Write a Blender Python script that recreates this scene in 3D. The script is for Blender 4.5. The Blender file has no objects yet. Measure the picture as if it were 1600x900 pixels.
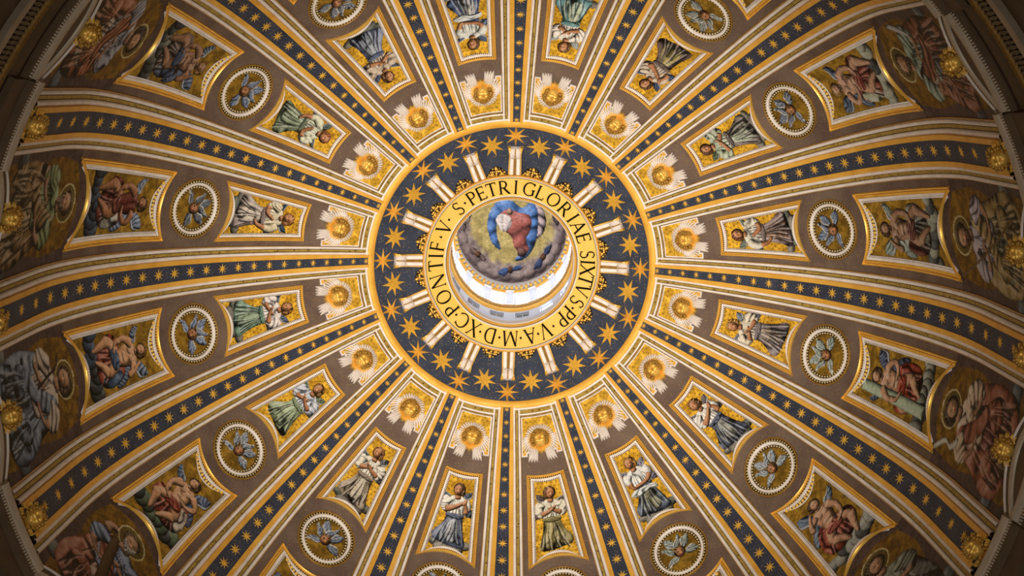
import bpy, bmesh, math, random
import numpy as np
from mathutils import Matrix, Vector

# ------------------------------------------------------------------ camera, world, light, exposure
scene = bpy.context.scene
COL = scene.collection
PI = math.pi
rad = math.radians

F_PX, CAM_U, CAM_V, TILT, YAW = 2718.36, 0.058, 10.097, -0.114553, 0.000367
PHI = 0.033511                       # the dome's turn about its axis
ct, st, cy, sy = math.cos(TILT), math.sin(TILT), math.cos(YAW), math.sin(YAW)
# rows: camera right / up / forward in (u right, v up, z) seen from below; world x = -u
Rx = np.array([[1, 0, 0], [0, ct, -st], [0, st, ct]])
Ry = np.array([[cy, 0, sy], [0, 1, 0], [-sy, 0, cy]])
Rc = Rx @ Ry
flip = np.diag([-1, 1, 1])
right, up, fwd = (flip @ Rc[0], flip @ Rc[1], flip @ Rc[2])
cam_data = bpy.data.cameras.new('camera')
cam_data.sensor_width = 36.0
cam_data.lens = F_PX * 36.0 / 1600.0
cam_data.clip_end = 500
cam = bpy.data.objects.new('camera', cam_data)
M = Matrix.Identity(4)
for i in range(3):
    M[i][0], M[i][1], M[i][2] = right[i], up[i], -fwd[i]
M[0][3], M[1][3], M[2][3] = -CAM_U, CAM_V, 0.0
cam.matrix_world = M
COL.objects.link(cam)
scene.camera = cam

world = bpy.data.worlds.new('world')
scene.world = world
world.use_nodes = True
world.node_tree.nodes['Background'].inputs[0].default_value = (1.0, 0.86, 0.70, 1)
world.node_tree.nodes['Background'].inputs[1].default_value = 0.07

def flood(name, loc, aim, watts, size, blend, soft, col=(1.0, 0.93, 0.84)):
    l = bpy.data.lights.new(name, 'SPOT')
    l.energy, l.color = watts, col
    l.spot_size, l.spot_blend, l.shadow_soft_size = rad(size), blend, soft
    o = bpy.data.objects.new(name, l)
    o.location = loc
    o.rotation_euler = (Vector(aim) - Vector(loc)).to_track_quat('-Z', 'Y').to_euler()
    COL.objects.link(o)
# unseen spot added below to fade the light outwards; eight floodlights on the drum cornice turned to the crown of the dome
flood('added_floor_spot', (0, 0, 4), (0, 0, 100), 265000, 41, 1.0, 2.5)
for i in range(8):
    a = rad(22.5 + 45 * i)
    k = 1.0 + 0.85 * math.cos(a - rad(70))
    flood('cornice_floodlight', (19.0 * math.sin(a), 19.0 * math.cos(a), 54), (-3.0 * math.sin(a), -3.0 * math.cos(a), 97), 5400 * k, 54, 1.0, 0.6)

vs = scene.view_settings
scene.display_settings.display_device = 'sRGB'
vs.view_transform = 'Standard'
vs.look = 'None'
vs.gamma = 1.0
vs.use_curve_mapping = False
vs.exposure = 0.08

# ------------------------------------------------------------------ materials
def lin(c):
    return tuple(((x / 12.92) if x <= 0.04045 else ((x + 0.055) / 1.055) ** 2.4) for x in c)

def h2l(h):
    return lin(tuple(int(h[i:i + 2], 16) / 255 for i in (0, 2, 4)))

MATS = {}
def mat(name, col, rough=0.6, metal=0.0, var=0.12, scale=1.5, col2=None, spots=None, bump=0.0, emit=None):
    """procedural material: colour varied by noise, optional second colour and small spots"""
    m = bpy.data.materials.new(name)
    m.use_nodes = True
    nt = m.node_tree
    N, L = nt.nodes, nt.links
    b = N['Principled BSDF']
    b.inputs['Roughness'].default_value = rough
    b.inputs['Metallic'].default_value = metal
    b.inputs['Specular IOR Level'].default_value = 0.5 if metal > 0.25 else 0.12
    tc = N.new('ShaderNodeTexCoord')
    nz = N.new('ShaderNodeTexNoise')
    nz.inputs['Scale'].default_value = scale
    nz.inputs['Detail'].default_value = 6
    L.new(tc.outputs['Object'], nz.inputs['Vector'])
    cr = N.new('ShaderNodeValToRGB')
    cr.color_ramp.elements[0].position = 0.3
    cr.color_ramp.elements[1].position = 0.7
    c2 = col2 or tuple(min(1, x * (1 + var)) for x in col)
    c1 = tuple(x * (1 - var) for x in col) if col2 is None else col
    cr.color_ramp.elements[0].color = (*c1, 1)
    cr.color_ramp.elements[1].color = (*c2, 1)
    L.new(nz.outputs['Fac'], cr.inputs['Fac'])
    out = cr.outputs['Color']
    if spots:
        scol, sscale, size = spots
        vo = N.new('ShaderNodeTexVoronoi')
        vo.inputs['Scale'].default_value = sscale
        vo.inputs['Randomness'].default_value = 0.75
        L.new(tc.outputs['Object'], vo.inputs['Vector'])
        r2 = N.new('ShaderNodeValToRGB')
        r2.color_ramp.elements[0].position = size * 0.75
        r2.color_ramp.elements[0].color = (1, 1, 1, 1)
        r2.color_ramp.elements[1].position = size
        r2.color_ramp.elements[1].color = (0, 0, 0, 1)
        L.new(vo.outputs['Distance'], r2.inputs['Fac'])
        mx = N.new('ShaderNodeMix')
        mx.data_type = 'RGBA'
        L.new(r2.outputs['Color'], mx.inputs['Factor'])
        L.new(out, mx.inputs['A'])
        mx.inputs['B'].default_value = (*scol, 1)
        out = mx.outputs['Result']
    L.new(out, b.inputs['Base Color'])
    if bump:
        bp = N.new('ShaderNodeBump')
        bp.inputs['Strength'].default_value = bump
        bp.inputs['Distance'].default_value = 0.02
        n2 = N.new('ShaderNodeTexNoise')
        n2.inputs['Scale'].default_value = 14
        L.new(tc.outputs['Object'], n2.inputs['Vector'])
        L.new(n2.outputs['Fac'], bp.inputs['Height'])
        L.new(bp.outputs['Normal'], b.inputs['Normal'])
    if emit:
        b.inputs['Emission Color'].default_value = (*emit[0], 1)
        b.inputs['Emission Strength'].default_value = emit[1]
    MATS[name] = m
    return m

mat('brown_field', h2l('604e44'), 0.8, 0, col2=h2l('766456'), scale=0.7, spots=(h2l('9c7c48'), 6.5, 0.2), bump=0.2)
mat('gilt', (0.88, 0.53, 0.10), 0.38, 0.50, 0.12, 2.0)
mat('gilt_sculpt', (0.84, 0.53, 0.11), 0.52, 0.55, 0.12, 3.0)
mat('cream_gilt', h2l('d8c28c'), 0.5, 0.0, 0.12, 4.0)
mat('gilt_flat', h2l('eab550'), 0.5, 0.1, col2=h2l('d89e38'), scale=1.2)
mat('gilt_dark', h2l('9c742c'), 0.45, 0.3, 0.25, 5.0)
mat('bright_gilt', h2l('f6c85a'), 0.5, 0.0, col2=h2l('f8d070'), scale=1.0)
mat('marble', h2l('f0e8e0'), 0.45, 0, col2=h2l('dfd3c8'), scale=1.6)
mat('travertine', h2l('cfc2b0'), 0.6, 0, col2=h2l('b8ab98'), scale=1.2, bump=0.15)
mat('blue_mosaic', h2l('323744'), 0.6, 0, col2=h2l('3f4554'), scale=1.3, spots=(h2l('96804c'), 7.0, 0.19), bump=0.3)
mat('ochre_mosaic', h2l('8e7230'), 0.55, 0.0, col2=h2l('b59648'), scale=3.5, spots=(h2l('54421c'), 4.5, 0.25), bump=0.3)
mat('star_gold', h2l('dcac44'), 0.45, 0.2, 0.15, 3)
mat('ring_star_gold', h2l('cf9c38'), 0.5, 0.2, 0.15, 5, spots=(h2l('8c6a22'), 7, 0.2))
mat('shadow_bronze', h2l('33240f'), 0.7, 0.0, 0.2, 5)  # dark beds; also the shade coloured into rib gaps and behind berries
mat('letter_bronze', h2l('140e0a'), 0.6, 0.1, 0.2, 5)
mat('brown_stone', h2l('6e5c48'), 0.7, 0, col2=h2l('5c4c3a'), scale=1.0)
mat('frieze_stone', h2l('2e2a24'), 0.7, 0, col2=h2l('3a352c'), scale=2.0)
mat('leaf_stone', h2l('8a7c62'), 0.7, 0, col2=h2l('6e624c'), scale=2.0)
mat('feather_white', h2l('e0d6cc'), 0.55, 0, 0.08, 4)
mat('lantern_white', h2l('e8e6e4'), 0.6, 0, 0.04, 1)
mat('lantern_grey', h2l('c9ccd6'), 0.6, 0, 0.06, 1)
mat('pane_bright', (0.9, 0.93, 1.0), 0.3, 0, 0.0, emit=((0.93, 0.96, 1.0), 3.6))
mat('pane_dull', h2l('8a7c68'), 0.4, 0, 0.1)
mat('pane_dark', h2l('55503f'), 0.4, 0, 0.1)

def picture_material():
    m = bpy.data.materials.new('mosaic_tesserae')
    m.use_nodes = True
    nt = m.node_tree
    N, L = nt.nodes, nt.links
    b = N['Principled BSDF']
    b.inputs['Roughness'].default_value = 0.6
    b.inputs['Specular IOR Level'].default_value = 0.08
    a = N.new('ShaderNodeAttribute')
    a.attribute_name = 'tesserae'
    tc = N.new('ShaderNodeTexCoord')
    vo = N.new('ShaderNodeTexVoronoi')
    vo.inputs['Scale'].default_value = 11
    L.new(tc.outputs['Object'], vo.inputs['Vector'])
    sep = N.new('ShaderNodeSeparateColor')
    L.new(vo.outputs['Color'], sep.inputs['Color'])
    mr = N.new('ShaderNodeMapRange')
    mr.inputs['To Min'].default_value = 0.84
    mr.inputs['To Max'].default_value = 1.16
    L.new(sep.outputs[0], mr.inputs['Value'])
    vm = N.new('ShaderNodeVectorMath')
    vm.operation = 'SCALE'
    L.new(a.outputs['Color'], vm.inputs[0])
    L.new(mr.outputs['Result'], vm.inputs['Scale'])
    L.new(vm.outputs['Vector'], b.inputs['Base Color'])
    return m
MATS['picture'] = picture_material()

# ------------------------------------------------------------------ dome surface
E_, RHO, ZS = 5.3534, 26.664, 75.997
RB = RHO - E_

def prof(s):
    if s > 0:
        th = s / RHO
        return -E_ + RHO * math.cos(th), ZS + RHO * math.sin(th), -math.cos(th), -math.sin(th)
    return RB, ZS + s, -1.0, 0.0

def s_of_r(r):
    return RHO * math.acos((r + E_) / RHO)

def SP(s, X, h=0.0):
    """point in the frame of a bay or rib at azimuth 0: s along the meridian, X sideways (right when the oculus is up), h inwards"""
    r, z, nr, nz = prof(s)
    a = X / r
    r2 = r + h * nr
    return (r2 * math.sin(a), r2 * math.cos(a), z + h * nz)

def frame_at(s, X, h=0.0):
    """matrix: x sideways, y towards the oculus, z inwards"""
    p = Vector(SP(s, X, h))
    r, z, nr, nz = prof(s)
    a = X / r
    ez = Vector((nr * math.sin(a), nr * math.cos(a), nz))
    ey = Vector((nz * math.sin(a), nz * math.cos(a), -nr))   # up the meridian
    ex = ey.cross(ez)
    return Matrix(((ex.x, ey.x, ez.x, p.x), (ex.y, ey.y, ez.y, p.y), (ex.z, ey.z, ez.z, p.z), (0, 0, 0, 1)))

def bay_t(k):
    return PHI + rad(11.25 + 22.5 * k)

def rib_t(k):
    return PHI + rad(22.5 * k)

def rotz(t, p):
    c, s = math.cos(t), math.sin(t)
    return (c * p[0] - s * p[1], s * p[0] + c * p[1], p[2])

# ------------------------------------------------------------------ object helpers
class MB:
    """collects vertices and faces; build() links them as ONE mesh object"""
    def __init__(self):
        self.v, self.f = [], []
    def grid(self, rows, closed=False):
        n0 = len(self.v)
        w = len(rows[0])
        for r in rows:
            self.v.extend(r)
        for i in range(len(rows) - 1):
            for j in range(w if closed else w - 1):
                a, b = n0 + i * w + j, n0 + i * w + (j + 1) % w
                self.f.append((a, b, b + w, a + w))
        return self
    def poly(self, pts):
        n0 = len(self.v)
        self.v.extend(pts)
        self.f.append(tuple(range(n0, n0 + len(pts))))
        return self
    def prism(self, bottom, top):
        """closed prism between two equal outlines"""
        n, n0 = len(bottom), len(self.v)
        self.v.extend(bottom)
        self.v.extend(top)
        self.f.append(tuple(range(n0 + n - 1, n0 - 1, -1)))
        self.f.append(tuple(range(n0 + n, n0 + 2 * n)))
        for i in range(n):
            j = (i + 1) % n
            self.f.append((n0 + i, n0 + j, n0 + n + j, n0 + n + i))
        return self
    def box(self, x0, x1, y0, y1, z0, z1, M=None):
        b = [(x0, y0, z0), (x1, y0, z0), (x1, y1, z0), (x0, y1, z0)]
        t = [(x, y, z1) for x, y, z in b]
        if M is not None:
            b = [tuple(M @ Vector(p)) for p in b]
            t = [tuple(M @ Vector(p)) for p in t]
        return self.prism(b, t)
    def ball(self, c, r, seg=6, rings=4, M=None):
        sx, sy_, sz = r if isinstance(r, tuple) else (r, r, r)
        rows = []
        for i in range(rings + 1):
            th = PI * i / rings
            rr = max(math.sin(th), 1e-3)
            row = [(c[0] + sx * rr * math.cos(2 * PI * j / seg), c[1] + sy_ * rr * math.sin(2 * PI * j / seg), c[2] + sz * math.cos(th)) for j in range(seg)]
            if M is not None:
                row = [tuple(M @ Vector(p)) for p in row]
            rows.append(row)
        return self.grid(rows, True)
    def mesh(self, name, m, smooth=True, origin=(0, 0, 0)):
        me = bpy.data.meshes.new(name)
        o = origin
        me.from_pydata([(float(p[0] - o[0]), float(p[1] - o[1]), float(p[2] - o[2])) for p in self.v], [], self.f)
        me.materials.append(MATS[m])
        if smooth:
            me.polygons.foreach_set('use_smooth', [True] * len(me.polygons))
            me.set_sharp_from_angle(angle=rad(38))
        me.update()
        return me

def link(name, data, parent=None, loc=None, rot=None, mat4=None):
    o = bpy.data.objects.new(name, data)
    COL.objects.link(o)
    if parent is not None:
        o.parent = parent
    if mat4 is not None:
        o.matrix_local = mat4
    if loc is not None:
        o.location = loc
    if rot is not None:
        o.rotation_euler = (0, 0, rot)
    return o

def thing(name, label, cat, t, anchor, group=None, data=None):
    o = link(name, data, None, rotz(t, anchor), t)
    o['label'] = label
    o['category'] = cat
    if group:
        o['group'] = group
    return o

def structure(name, mesh, label=None):
    o = link(name, mesh)
    o['kind'] = 'structure'
    if label:
        o['label'] = label
    return o

def lathe(profile, seg=192, a0=0.0, a1=2 * PI):
    mb = MB()
    full = abs(a1 - a0 - 2 * PI) < 1e-6
    n = seg if full else seg + 1
    rows = [[(r * math.sin(a0 + (a1 - a0) * j / seg), r * math.cos(a0 + (a1 - a0) * j / seg), z) for j in range(n)] for r, z in profile]
    return mb.grid(rows, full)

ORD = ['first', 'second', 'third', 'fourth', 'fifth', 'sixth', 'seventh', 'eighth']
def bay_words(k):
    return ORD[k] + ' clockwise from top' if k < 8 else ORD[15 - k] + ' anticlockwise from top'
CLOCK = ["twelve o'clock", 'quarter to one', 'half past one', 'quarter past two', "three o'clock", 'quarter to four', 'half past four', 'quarter past five',
         "six o'clock", 'quarter to seven', 'half past seven', 'quarter past eight', "nine o'clock", 'quarter to ten', 'half past ten', 'quarter past eleven']

# ------------------------------------------------------------------ shell of the dome
S_TOP = s_of_r(5.0)
pf = [(RB, 66.0)] + [(RB, ZS - 8 + i) for i in range(8)]
for i in range(61):
    r, z, _, _ = prof(S_TOP * i / 60)
    pf.append((r, z))
outer = [(r + 0.6 * (1 if z < ZS else (r + E_) / RHO), z + (0 if z < ZS else 0.6 * (z - ZS) / RHO)) for r, z in reversed(pf)]
structure('ceiling', lathe(pf + outer, 256).mesh('dome_shell', 'brown_field'), 'purple brown mosaic shell of the great dome dotted with gold')

# drum entablature below the dome: mouldings one under the other, round the whole drum
def ring_trim(n, profile, m, label, seg=256):
    structure('trim_%d' % n, lathe(profile, seg).mesh('entablature_moulding', m), label)
ring_trim(1, [(21.4, 68.3), (21.18, 68.2), (21.06, 67.9), (21.04, 67.6), (21.1, 67.3), (21.2, 67.2), (21.4, 67.15)], 'travertine', 'pale stone roll moulding at the foot of the dome')
ring_trim(2, [(21.4, 67.15), (21.2, 67.1), (21.2, 66.75), (21.5, 66.7)], 'shadow_bronze', 'dark recessed dentil course under the roll moulding')
ring_trim(3, [(21.5, 66.7), (21.15, 66.65), (21.15, 66.4), (21.35, 66.2), (21.42, 64.9), (21.5, 64.7)], 'brown_stone', 'plain brown stone fascia round the drum')
ring_trim(4, [(21.5, 64.5), (21.38, 64.45), (21.3, 64.3), (21.38, 64.15), (21.5, 64.1)], 'gilt_dark', 'thin gilded bead moulding under the fascia')
ring_trim(5, [(21.5, 64.1), (21.52, 62.2), (21.6, 62.1)], 'frieze_stone', 'dark grey frieze with leaf ornament')
ring_trim(6, [(21.6, 62.3), (21.4, 62.2), (21.25, 61.9), (21.3, 61.4), (21.5, 61.2)], 'travertine', 'pale stone roll under the leaf frieze')
ring_trim(7, [(21.5, 61.3), (21.55, 58.0), (21.6, 52.0)], 'brown_stone', 'brown stone drum wall')
# dentils and frieze leaves: too small to tell apart, joined
mb = MB()
for i in range(1000):
    a = 2 * PI * i / 1000
    mb.box(-0.04, 0.04, 21.12, 21.25, 66.8, 67.08, Matrix.Rotation(a, 4, 'Z'))
o = structure('trim_8', mb.mesh('dentils', 'travertine', False), 'row of small pale dentils')
mb = MB()
for i in range(640):
    a = 2 * PI * i / 640
    Mz = Matrix.Rotation(a, 4, 'Z')
    pts = [(-0.02, 21.5, 62.4), (0.02, 21.5, 62.4), (0.09, 21.45, 63.1), (0.02, 21.42, 63.8), (-0.02, 21.42, 63.8), (-0.09, 21.45, 63.1)]
    mb.prism([tuple(Mz @ Vector((x, y + 0.1, z))) for x, y, z in pts], [tuple(Mz @ Vector((x, y - 0.06, z))) for x, y, z in pts])
    mb.ball((0, 21.34, 64.3), (0.07, 0.06, 0.08), 5, 3, Mz)
structure('trim_9', mb.mesh('frieze_leaves', 'leaf_stone', False), 'row of leaf ornaments and gilded beads on the drum frieze')

# ------------------------------------------------------------------ painting of the mosaic pictures
rng = np.random.default_rng(7)
_LAT = rng.random((64, 64))
def vnoise(x, y, seed=0):
    x = np.asarray(x) + seed * 17.31
    y = np.asarray(y) + seed * 9.73
    xi, yi = np.floor(x).astype(int), np.floor(y).astype(int)
    fx, fy = x - xi, y - yi
    fx, fy = fx * fx * (3 - 2 * fx), fy * fy * (3 - 2 * fy)
    g = lambda a, b: _LAT[a % 64, b % 64]
    return (g(xi, yi) * (1 - fx) + g(xi + 1, yi) * fx) * (1 - fy) + (g(xi, yi + 1) * (1 - fx) + g(xi + 1, yi + 1) * fx) * fy

def hx(h):
    return np.array([int(h[i:i + 2], 16) / 255 for i in (0, 2, 4)])

class Pic:
    def __init__(self, X, Y, seed=0):
        self.X, self.Y, self.seed = np.asarray(X, float), np.asarray(Y, float), seed
        self.C = np.zeros((len(self.X), 3))
        self.L = np.array([-0.5, 0.75])
        self.tf = None
    def gold(self, a='c99a2c', b='8a651c', dots=0.26, dot='6e5418'):
        n = vnoise(self.X * 3, self.Y * 3, self.seed) * 0.6 + vnoise(self.X * 9, self.Y * 9, self.seed + 3) * 0.4
        n = np.clip((n - 0.25) * 2, 0, 1)[:, None]
        self.C[:] = hx(b) * (1 - n) + hx(a) * n
        if dots:
            row = np.floor(self.Y / dots)
            dx = (self.X / dots + 0.5 * (row % 2)) % 1 - 0.5
            dy = (self.Y / dots) % 1 - 0.5
            m = (np.hypot(dx, dy) < 0.19)[:, None] * 0.6
            self.C[:] = self.C * (1 - m) + hx(dot) * m
    def T(self, pts):
        return [self.tf(x, y) for x, y in pts] if self.tf else pts
    def shape(self, pts, col, w=0.25, light=0.35, folds=None, edge=0.45, hi=None, smooth=True, alpha=1.0):
        pts = np.array(self.T(pts))
        if smooth:
            P = []
            n = len(pts)
            for i in range(n):
                p0, p1, p2, p3 = pts[i - 1], pts[i], pts[(i + 1) % n], pts[(i + 2) % n]
                for u in (0, .2, .4, .6, .8):
                    P.append(0.5 * (2 * p1 + (p2 - p0) * u + (2 * p0 - 5 * p1 + 4 * p2 - p3) * u * u + (3 * p1 - p0 - 3 * p2 + p3) * u ** 3))
            pts = np.array(P)
        lo, hi_ = pts.min(0), pts.max(0)
        idx = np.where((self.X > lo[0]) & (self.X < hi_[0]) & (self.Y > lo[1]) & (self.Y < hi_[1]))[0]
        if not len(idx):
            return
        x, y = self.X[idx], self.Y[idx]
        a, b = pts, np.roll(pts, -1, 0)
        ins = np.zeros(len(idx), bool)
        for (x1, y1), (x2, y2) in zip(a, b):
            if y1 != y2:
                c = ((y1 > y) != (y2 > y))
                ins ^= c & (x < (x2 - x1) * (y - y1) / (y2 - y1) + x1)
        idx = idx[ins]
        if not len(idx):
            return
        x, y = self.X[idx], self.Y[idx]
        best = np.full(len(idx), 1e9)
        nx, ny = np.zeros(len(idx)), np.zeros(len(idx))
        for (x1, y1), (x2, y2) in zip(a, b):
            dx, dy = x2 - x1, y2 - y1
            q = dx * dx + dy * dy + 1e-12
            t = np.clip(((x - x1) * dx + (y - y1) * dy) / q, 0, 1)
            ex, ey = x1 + t * dx - x, y1 + t * dy - y
            d = np.hypot(ex, ey)
            m = d < best
            best[m] = d[m]
            nx[m], ny[m] = ex[m], ey[m]
        d = best + 1e-6
        k = 1 - np.clip(d / w, 0, 1)
        sh = 1.02 + 1.45 * light * k * (nx / d * self.L[0] + ny / d * self.L[1]) - 1.35 * edge * np.exp(-d / (0.025 + 0.12 * w))
        if folds:
            kind = folds[0]
            wv = (vnoise(x * 1.7, y * 1.7, self.seed + 5) - 0.5)
            if kind == 'fan':
                _, cx, cyy, n, amp = folds
                (cx, cyy), = self.T([(cx, cyy)])
                ph = np.arctan2(x - cx, cyy - y) * n + wv * 7
            else:
                _, ang, wl, amp = folds
                ph = (x * math.cos(rad(ang)) + y * math.sin(rad(ang))) / wl * 2 * PI + (vnoise(x / wl * .5, y / wl * .5, self.seed + 5) - .5) * 15
            v = (1 + np.cos(ph)) / 2
            g = .45 + 1.1 * vnoise(x * 2.3 + 4, y * 2.3, self.seed + 2)
            sh = sh + amp * g * (1.1 * (1 - v) ** 2 - 2.2 * v ** 5)
        sh = sh + (vnoise(x * 5, y * 5, self.seed + 9) - 0.5) * 0.22
        c = hx(col) if isinstance(col, str) else np.array(col)
        sh = np.clip(sh, 0.18, 1.9)[:, None]
        res = np.where(sh < 1, c * sh, c + (1 - c) * (sh - 1) * 0.55)
        self.C[idx] = self.C[idx] * (1 - alpha) + res * alpha
    def ell(self, c, rx, ry, col, ang=0, **k):
        ca, sa = math.cos(rad(ang)), math.sin(rad(ang))
        self.shape([(c[0] + rx * math.cos(a) * ca - ry * math.sin(a) * sa, c[1] + rx * math.cos(a) * sa + ry * math.sin(a) * ca) for a in np.linspace(0, 2 * PI, 11)[:-1]], col, w=k.pop('w', min(rx, ry)), **k)
    def limb(self, pts, rr, col, **k):
        """tapering limb along a polyline"""
        pts = [np.array(p, float) for p in pts]
        Lf, Rt = [], []
        for i, p in enumerate(pts):
            d = (pts[min(i + 1, len(pts) - 1)] - pts[max(i - 1, 0)])
            d = d / (np.hypot(*d) + 1e-9)
            n = np.array([-d[1], d[0]])
            Lf.append(tuple(p + n * rr[i]))
            Rt.append(tuple(p - n * rr[i]))
        d = pts[-1] - pts[-2]
        d = d / (np.hypot(*d) + 1e-9)
        self.shape(Lf + [tuple(pts[-1] + d * rr[-1] * 0.8)] + Rt[::-1], col, w=k.pop('w', max(rr)), light=k.pop('light', 0.45), **k)
    def head(self, c, r, skin='b98562', hair='6b4a2c', tilt=0, beard=None, long=True):
        x, y = c
        if long:
            self.ell((x - 0.1 * r, y + 0.05 * r), r * 1.3, r * 1.35, hair, tilt, folds=('lin', 40, r * 0.5, .3))
            self.ell((x - 0.95 * r, y - 0.6 * r), r * .5, r * .7, hair, 20, folds=('lin', 40, r * 0.4, .3))
        else:
            self.ell((x, y + 0.2 * r), r * 1.12, r * 1.2, hair, tilt, folds=('lin', 40, r * 0.4, .3))
        self.ell((x + 0.12 * r, y - 0.1 * r), r * 0.82, r * 1.05, skin, tilt, light=0.4, edge=.3)
        self.ell((x - .15 * r, y + .08 * r), r * .2, r * .1, '4a3020', tilt, light=0, edge=0, alpha=.8)
        self.ell((x + .42 * r, y + .08 * r), r * .2, r * .1, '4a3020', tilt, light=0, edge=0, alpha=.8)
        self.ell((x + .16 * r, y - .22 * r), r * .1, r * .28, 'd8a884', tilt, light=0, edge=0, alpha=.8)
        if beard:
            self.shape([(x - .7 * r, y - .2 * r), (x + .15 * r, y - .5 * r), (x + .95 * r, y - .2 * r), (x + .8 * r, y - 1.1 * r), (x + .2 * r, y - 1.9 * r), (x - .5 * r, y - 1.2 * r)], beard, w=r * .5, folds=('lin', 10, r * .35, .3))
        self.ell((x + .14 * r, y - .58 * r), r * .28, r * .09, '7c3e30', tilt, light=0, edge=0, alpha=.8)
    def linear(self):
        c = np.clip(self.C, 0, 1)
        y = (c @ np.array([.3, .59, .11]))[:, None] + 1e-4
        y2 = np.clip(y ** 1.06 + 0.3 * (y - 0.4) * (1 - np.abs(2 * y - 1)), 0.01, 1)
        c = np.clip(c * (y2 / y), 0, 1)
        return np.where(c <= 0.04045, c / 12.92, ((c + 0.055) / 1.055) ** 2.4)

def tone(col, k):
    c = hx(col)
    c = c * k if k < 1 else c + (1 - c) * (k - 1)
    return np.clip(c, 0, 1)

def drape(p, x0, x1, yt, X0, X1, yb, col, n, rs, sway=0.15):
    """long folds of cloth falling from a gathered edge: dark creases beside lit ridges"""
    for i in range(n):
        u = (i + .5 + rs.uniform(-.3, .3)) / n
        tx, bx = x0 + (x1 - x0) * u, X0 + (X1 - X0) * u
        w = abs(X1 - X0) / n * rs.uniform(.26, .42)
        ya, yc = yt + rs.uniform(-.12, .05) * (yt - yb), yb + rs.uniform(-.02, .22) * (yt - yb)
        mx = (tx + bx) / 2 + rs.uniform(-sway, sway)
        ym = (ya + yc) / 2
        for off, k, a in ((-.55 * w, .42, .75), (.45 * w, 1.42, .6)):
            p.shape([(tx + off * .3, ya), (mx + off - w * .3, ym), (bx + off - w * .5, yc), (bx + off + w * .5, yc), (mx + off + w * .3, ym)], tone(col, k), w=w, light=.1, edge=0, alpha=a)

def wing(p, root, tip, width, col, edge='c9cdd0', bend=0.3):
    """feathered wing from root to tip with a pale leading edge"""
    r, t = np.array(root), np.array(tip)
    d = t - r
    n = np.array([-d[1], d[0]])
    n = n / (np.hypot(*n) + 1e-9) * width
    mid = r + d * 0.5 + n * bend
    q = lambda v: tuple(v)
    p.shape([q(r), q(r + d * .3 + n * .6), q(mid + d * .15 + n * .55), q(t + n * .1), q(t - n * .15), q(r + d * .75 - n * .55), q(r + d * .35 - n * .6)], col, w=width * .6, folds=('lin', math.degrees(math.atan2(d[1], d[0])) + 80, width * .42, .26))
    p.shape([q(r + n * .1), q(r + d * .3 + n * .62), q(mid + d * .15 + n * .58), q(t + n * .1), q(mid + d * .18 + n * .3), q(r + d * .3 + n * .32)], edge, w=width * .3, alpha=.8)

# kneeling angels, one entry for each bay: bodice, skirt, lap, wing, hair, arms, mirrored, lean
ANGELS = [
    ('d8cfc0', '5f8a8c', 'c9c9a4', '9fa6a0', '6f4a26', 'cross', 0, .02, 'angel in cream bodice and teal skirt'),
    ('b5a48e', '6b5a52', 'a99a52', '3a4a6c', '5c3a20', 'pray', 0, .04, 'angel in taupe robe with dark blue wing'),
    ('9fa890', '6a6058', '9fae94', '5a6850', '5a3820', 'cross', 0, .06, 'angel in grey green robe'),
    ('c6c0ae', '7d6a66', '8f6c50', '6c7868', '6a3c22', 'reach', 0, .0, 'angel in mauve robe with a bare knee'),
    ('c9bea6', '7a6e70', '8a7a60', '6f7684', '9a7032', 'cross', 1, -.06, 'angel in cream bodice and purple grey skirt'),
    ('d2cdc2', '5b6376', '9c9c88', '5c5458', '7a4e28', 'pray', 1, -.06, 'angel in white bodice and slate blue skirt'),
    ('d2d2cc', '5a6474', '8f8c62', '767482', '9a6a34', 'down', 1, -.04, 'angel in pale blue dress with lowered arms'),
    ('cdc6b0', '7f7446', 'a2935c', '5a4a4c', '6e4c26', 'cross', 0, .04, 'angel in cream sleeves and olive skirt'),
    ('d8d4c6', '566078', 'c2c4c0', '4e5a68', '5c3d22', 'pray', 1, -.02, 'praying angel in white bodice and blue skirt'),
    ('cfc8b6', '8b7b68', 'b5ab90', '54585e', '8a5a2c', 'cross', 1, -.05, 'angel in taupe and cream robe'),
    ('b7bcc6', '7d8c6a', 'a4b48e', '5f6e56', '7c5426', 'cross', 1, -.02, 'angel in pale blue bodice and green skirt'),
    ('d2c8c2', '64806c', '96a68a', '4e5c70', '8a5c2e', 'cross', 1, .0, 'angel in white bodice and sea green skirt'),
    ('c3b89a', '86766f', 'd4cab6', '2e4456', '96602e', 'reach', 1, .0, 'angel in ivory tunic and pale mauve skirt'),
    ('c8cab0', '667258', '94a284', '4c5a58', '8c5230', 'reach', 0, -.02, 'angel in sage green robe'),
    ('b3a28c', '56627e', '9298a0', '46506a', '6e4a2c', 'cross', 1, .05, 'angel in taupe bodice and blue skirt'),
    ('c4c6bc', '46587a', 'c8bfae', '50607c', '5e4226', 'down', 0, .02, 'angel in white bodice and deep blue skirt'),
]
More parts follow.
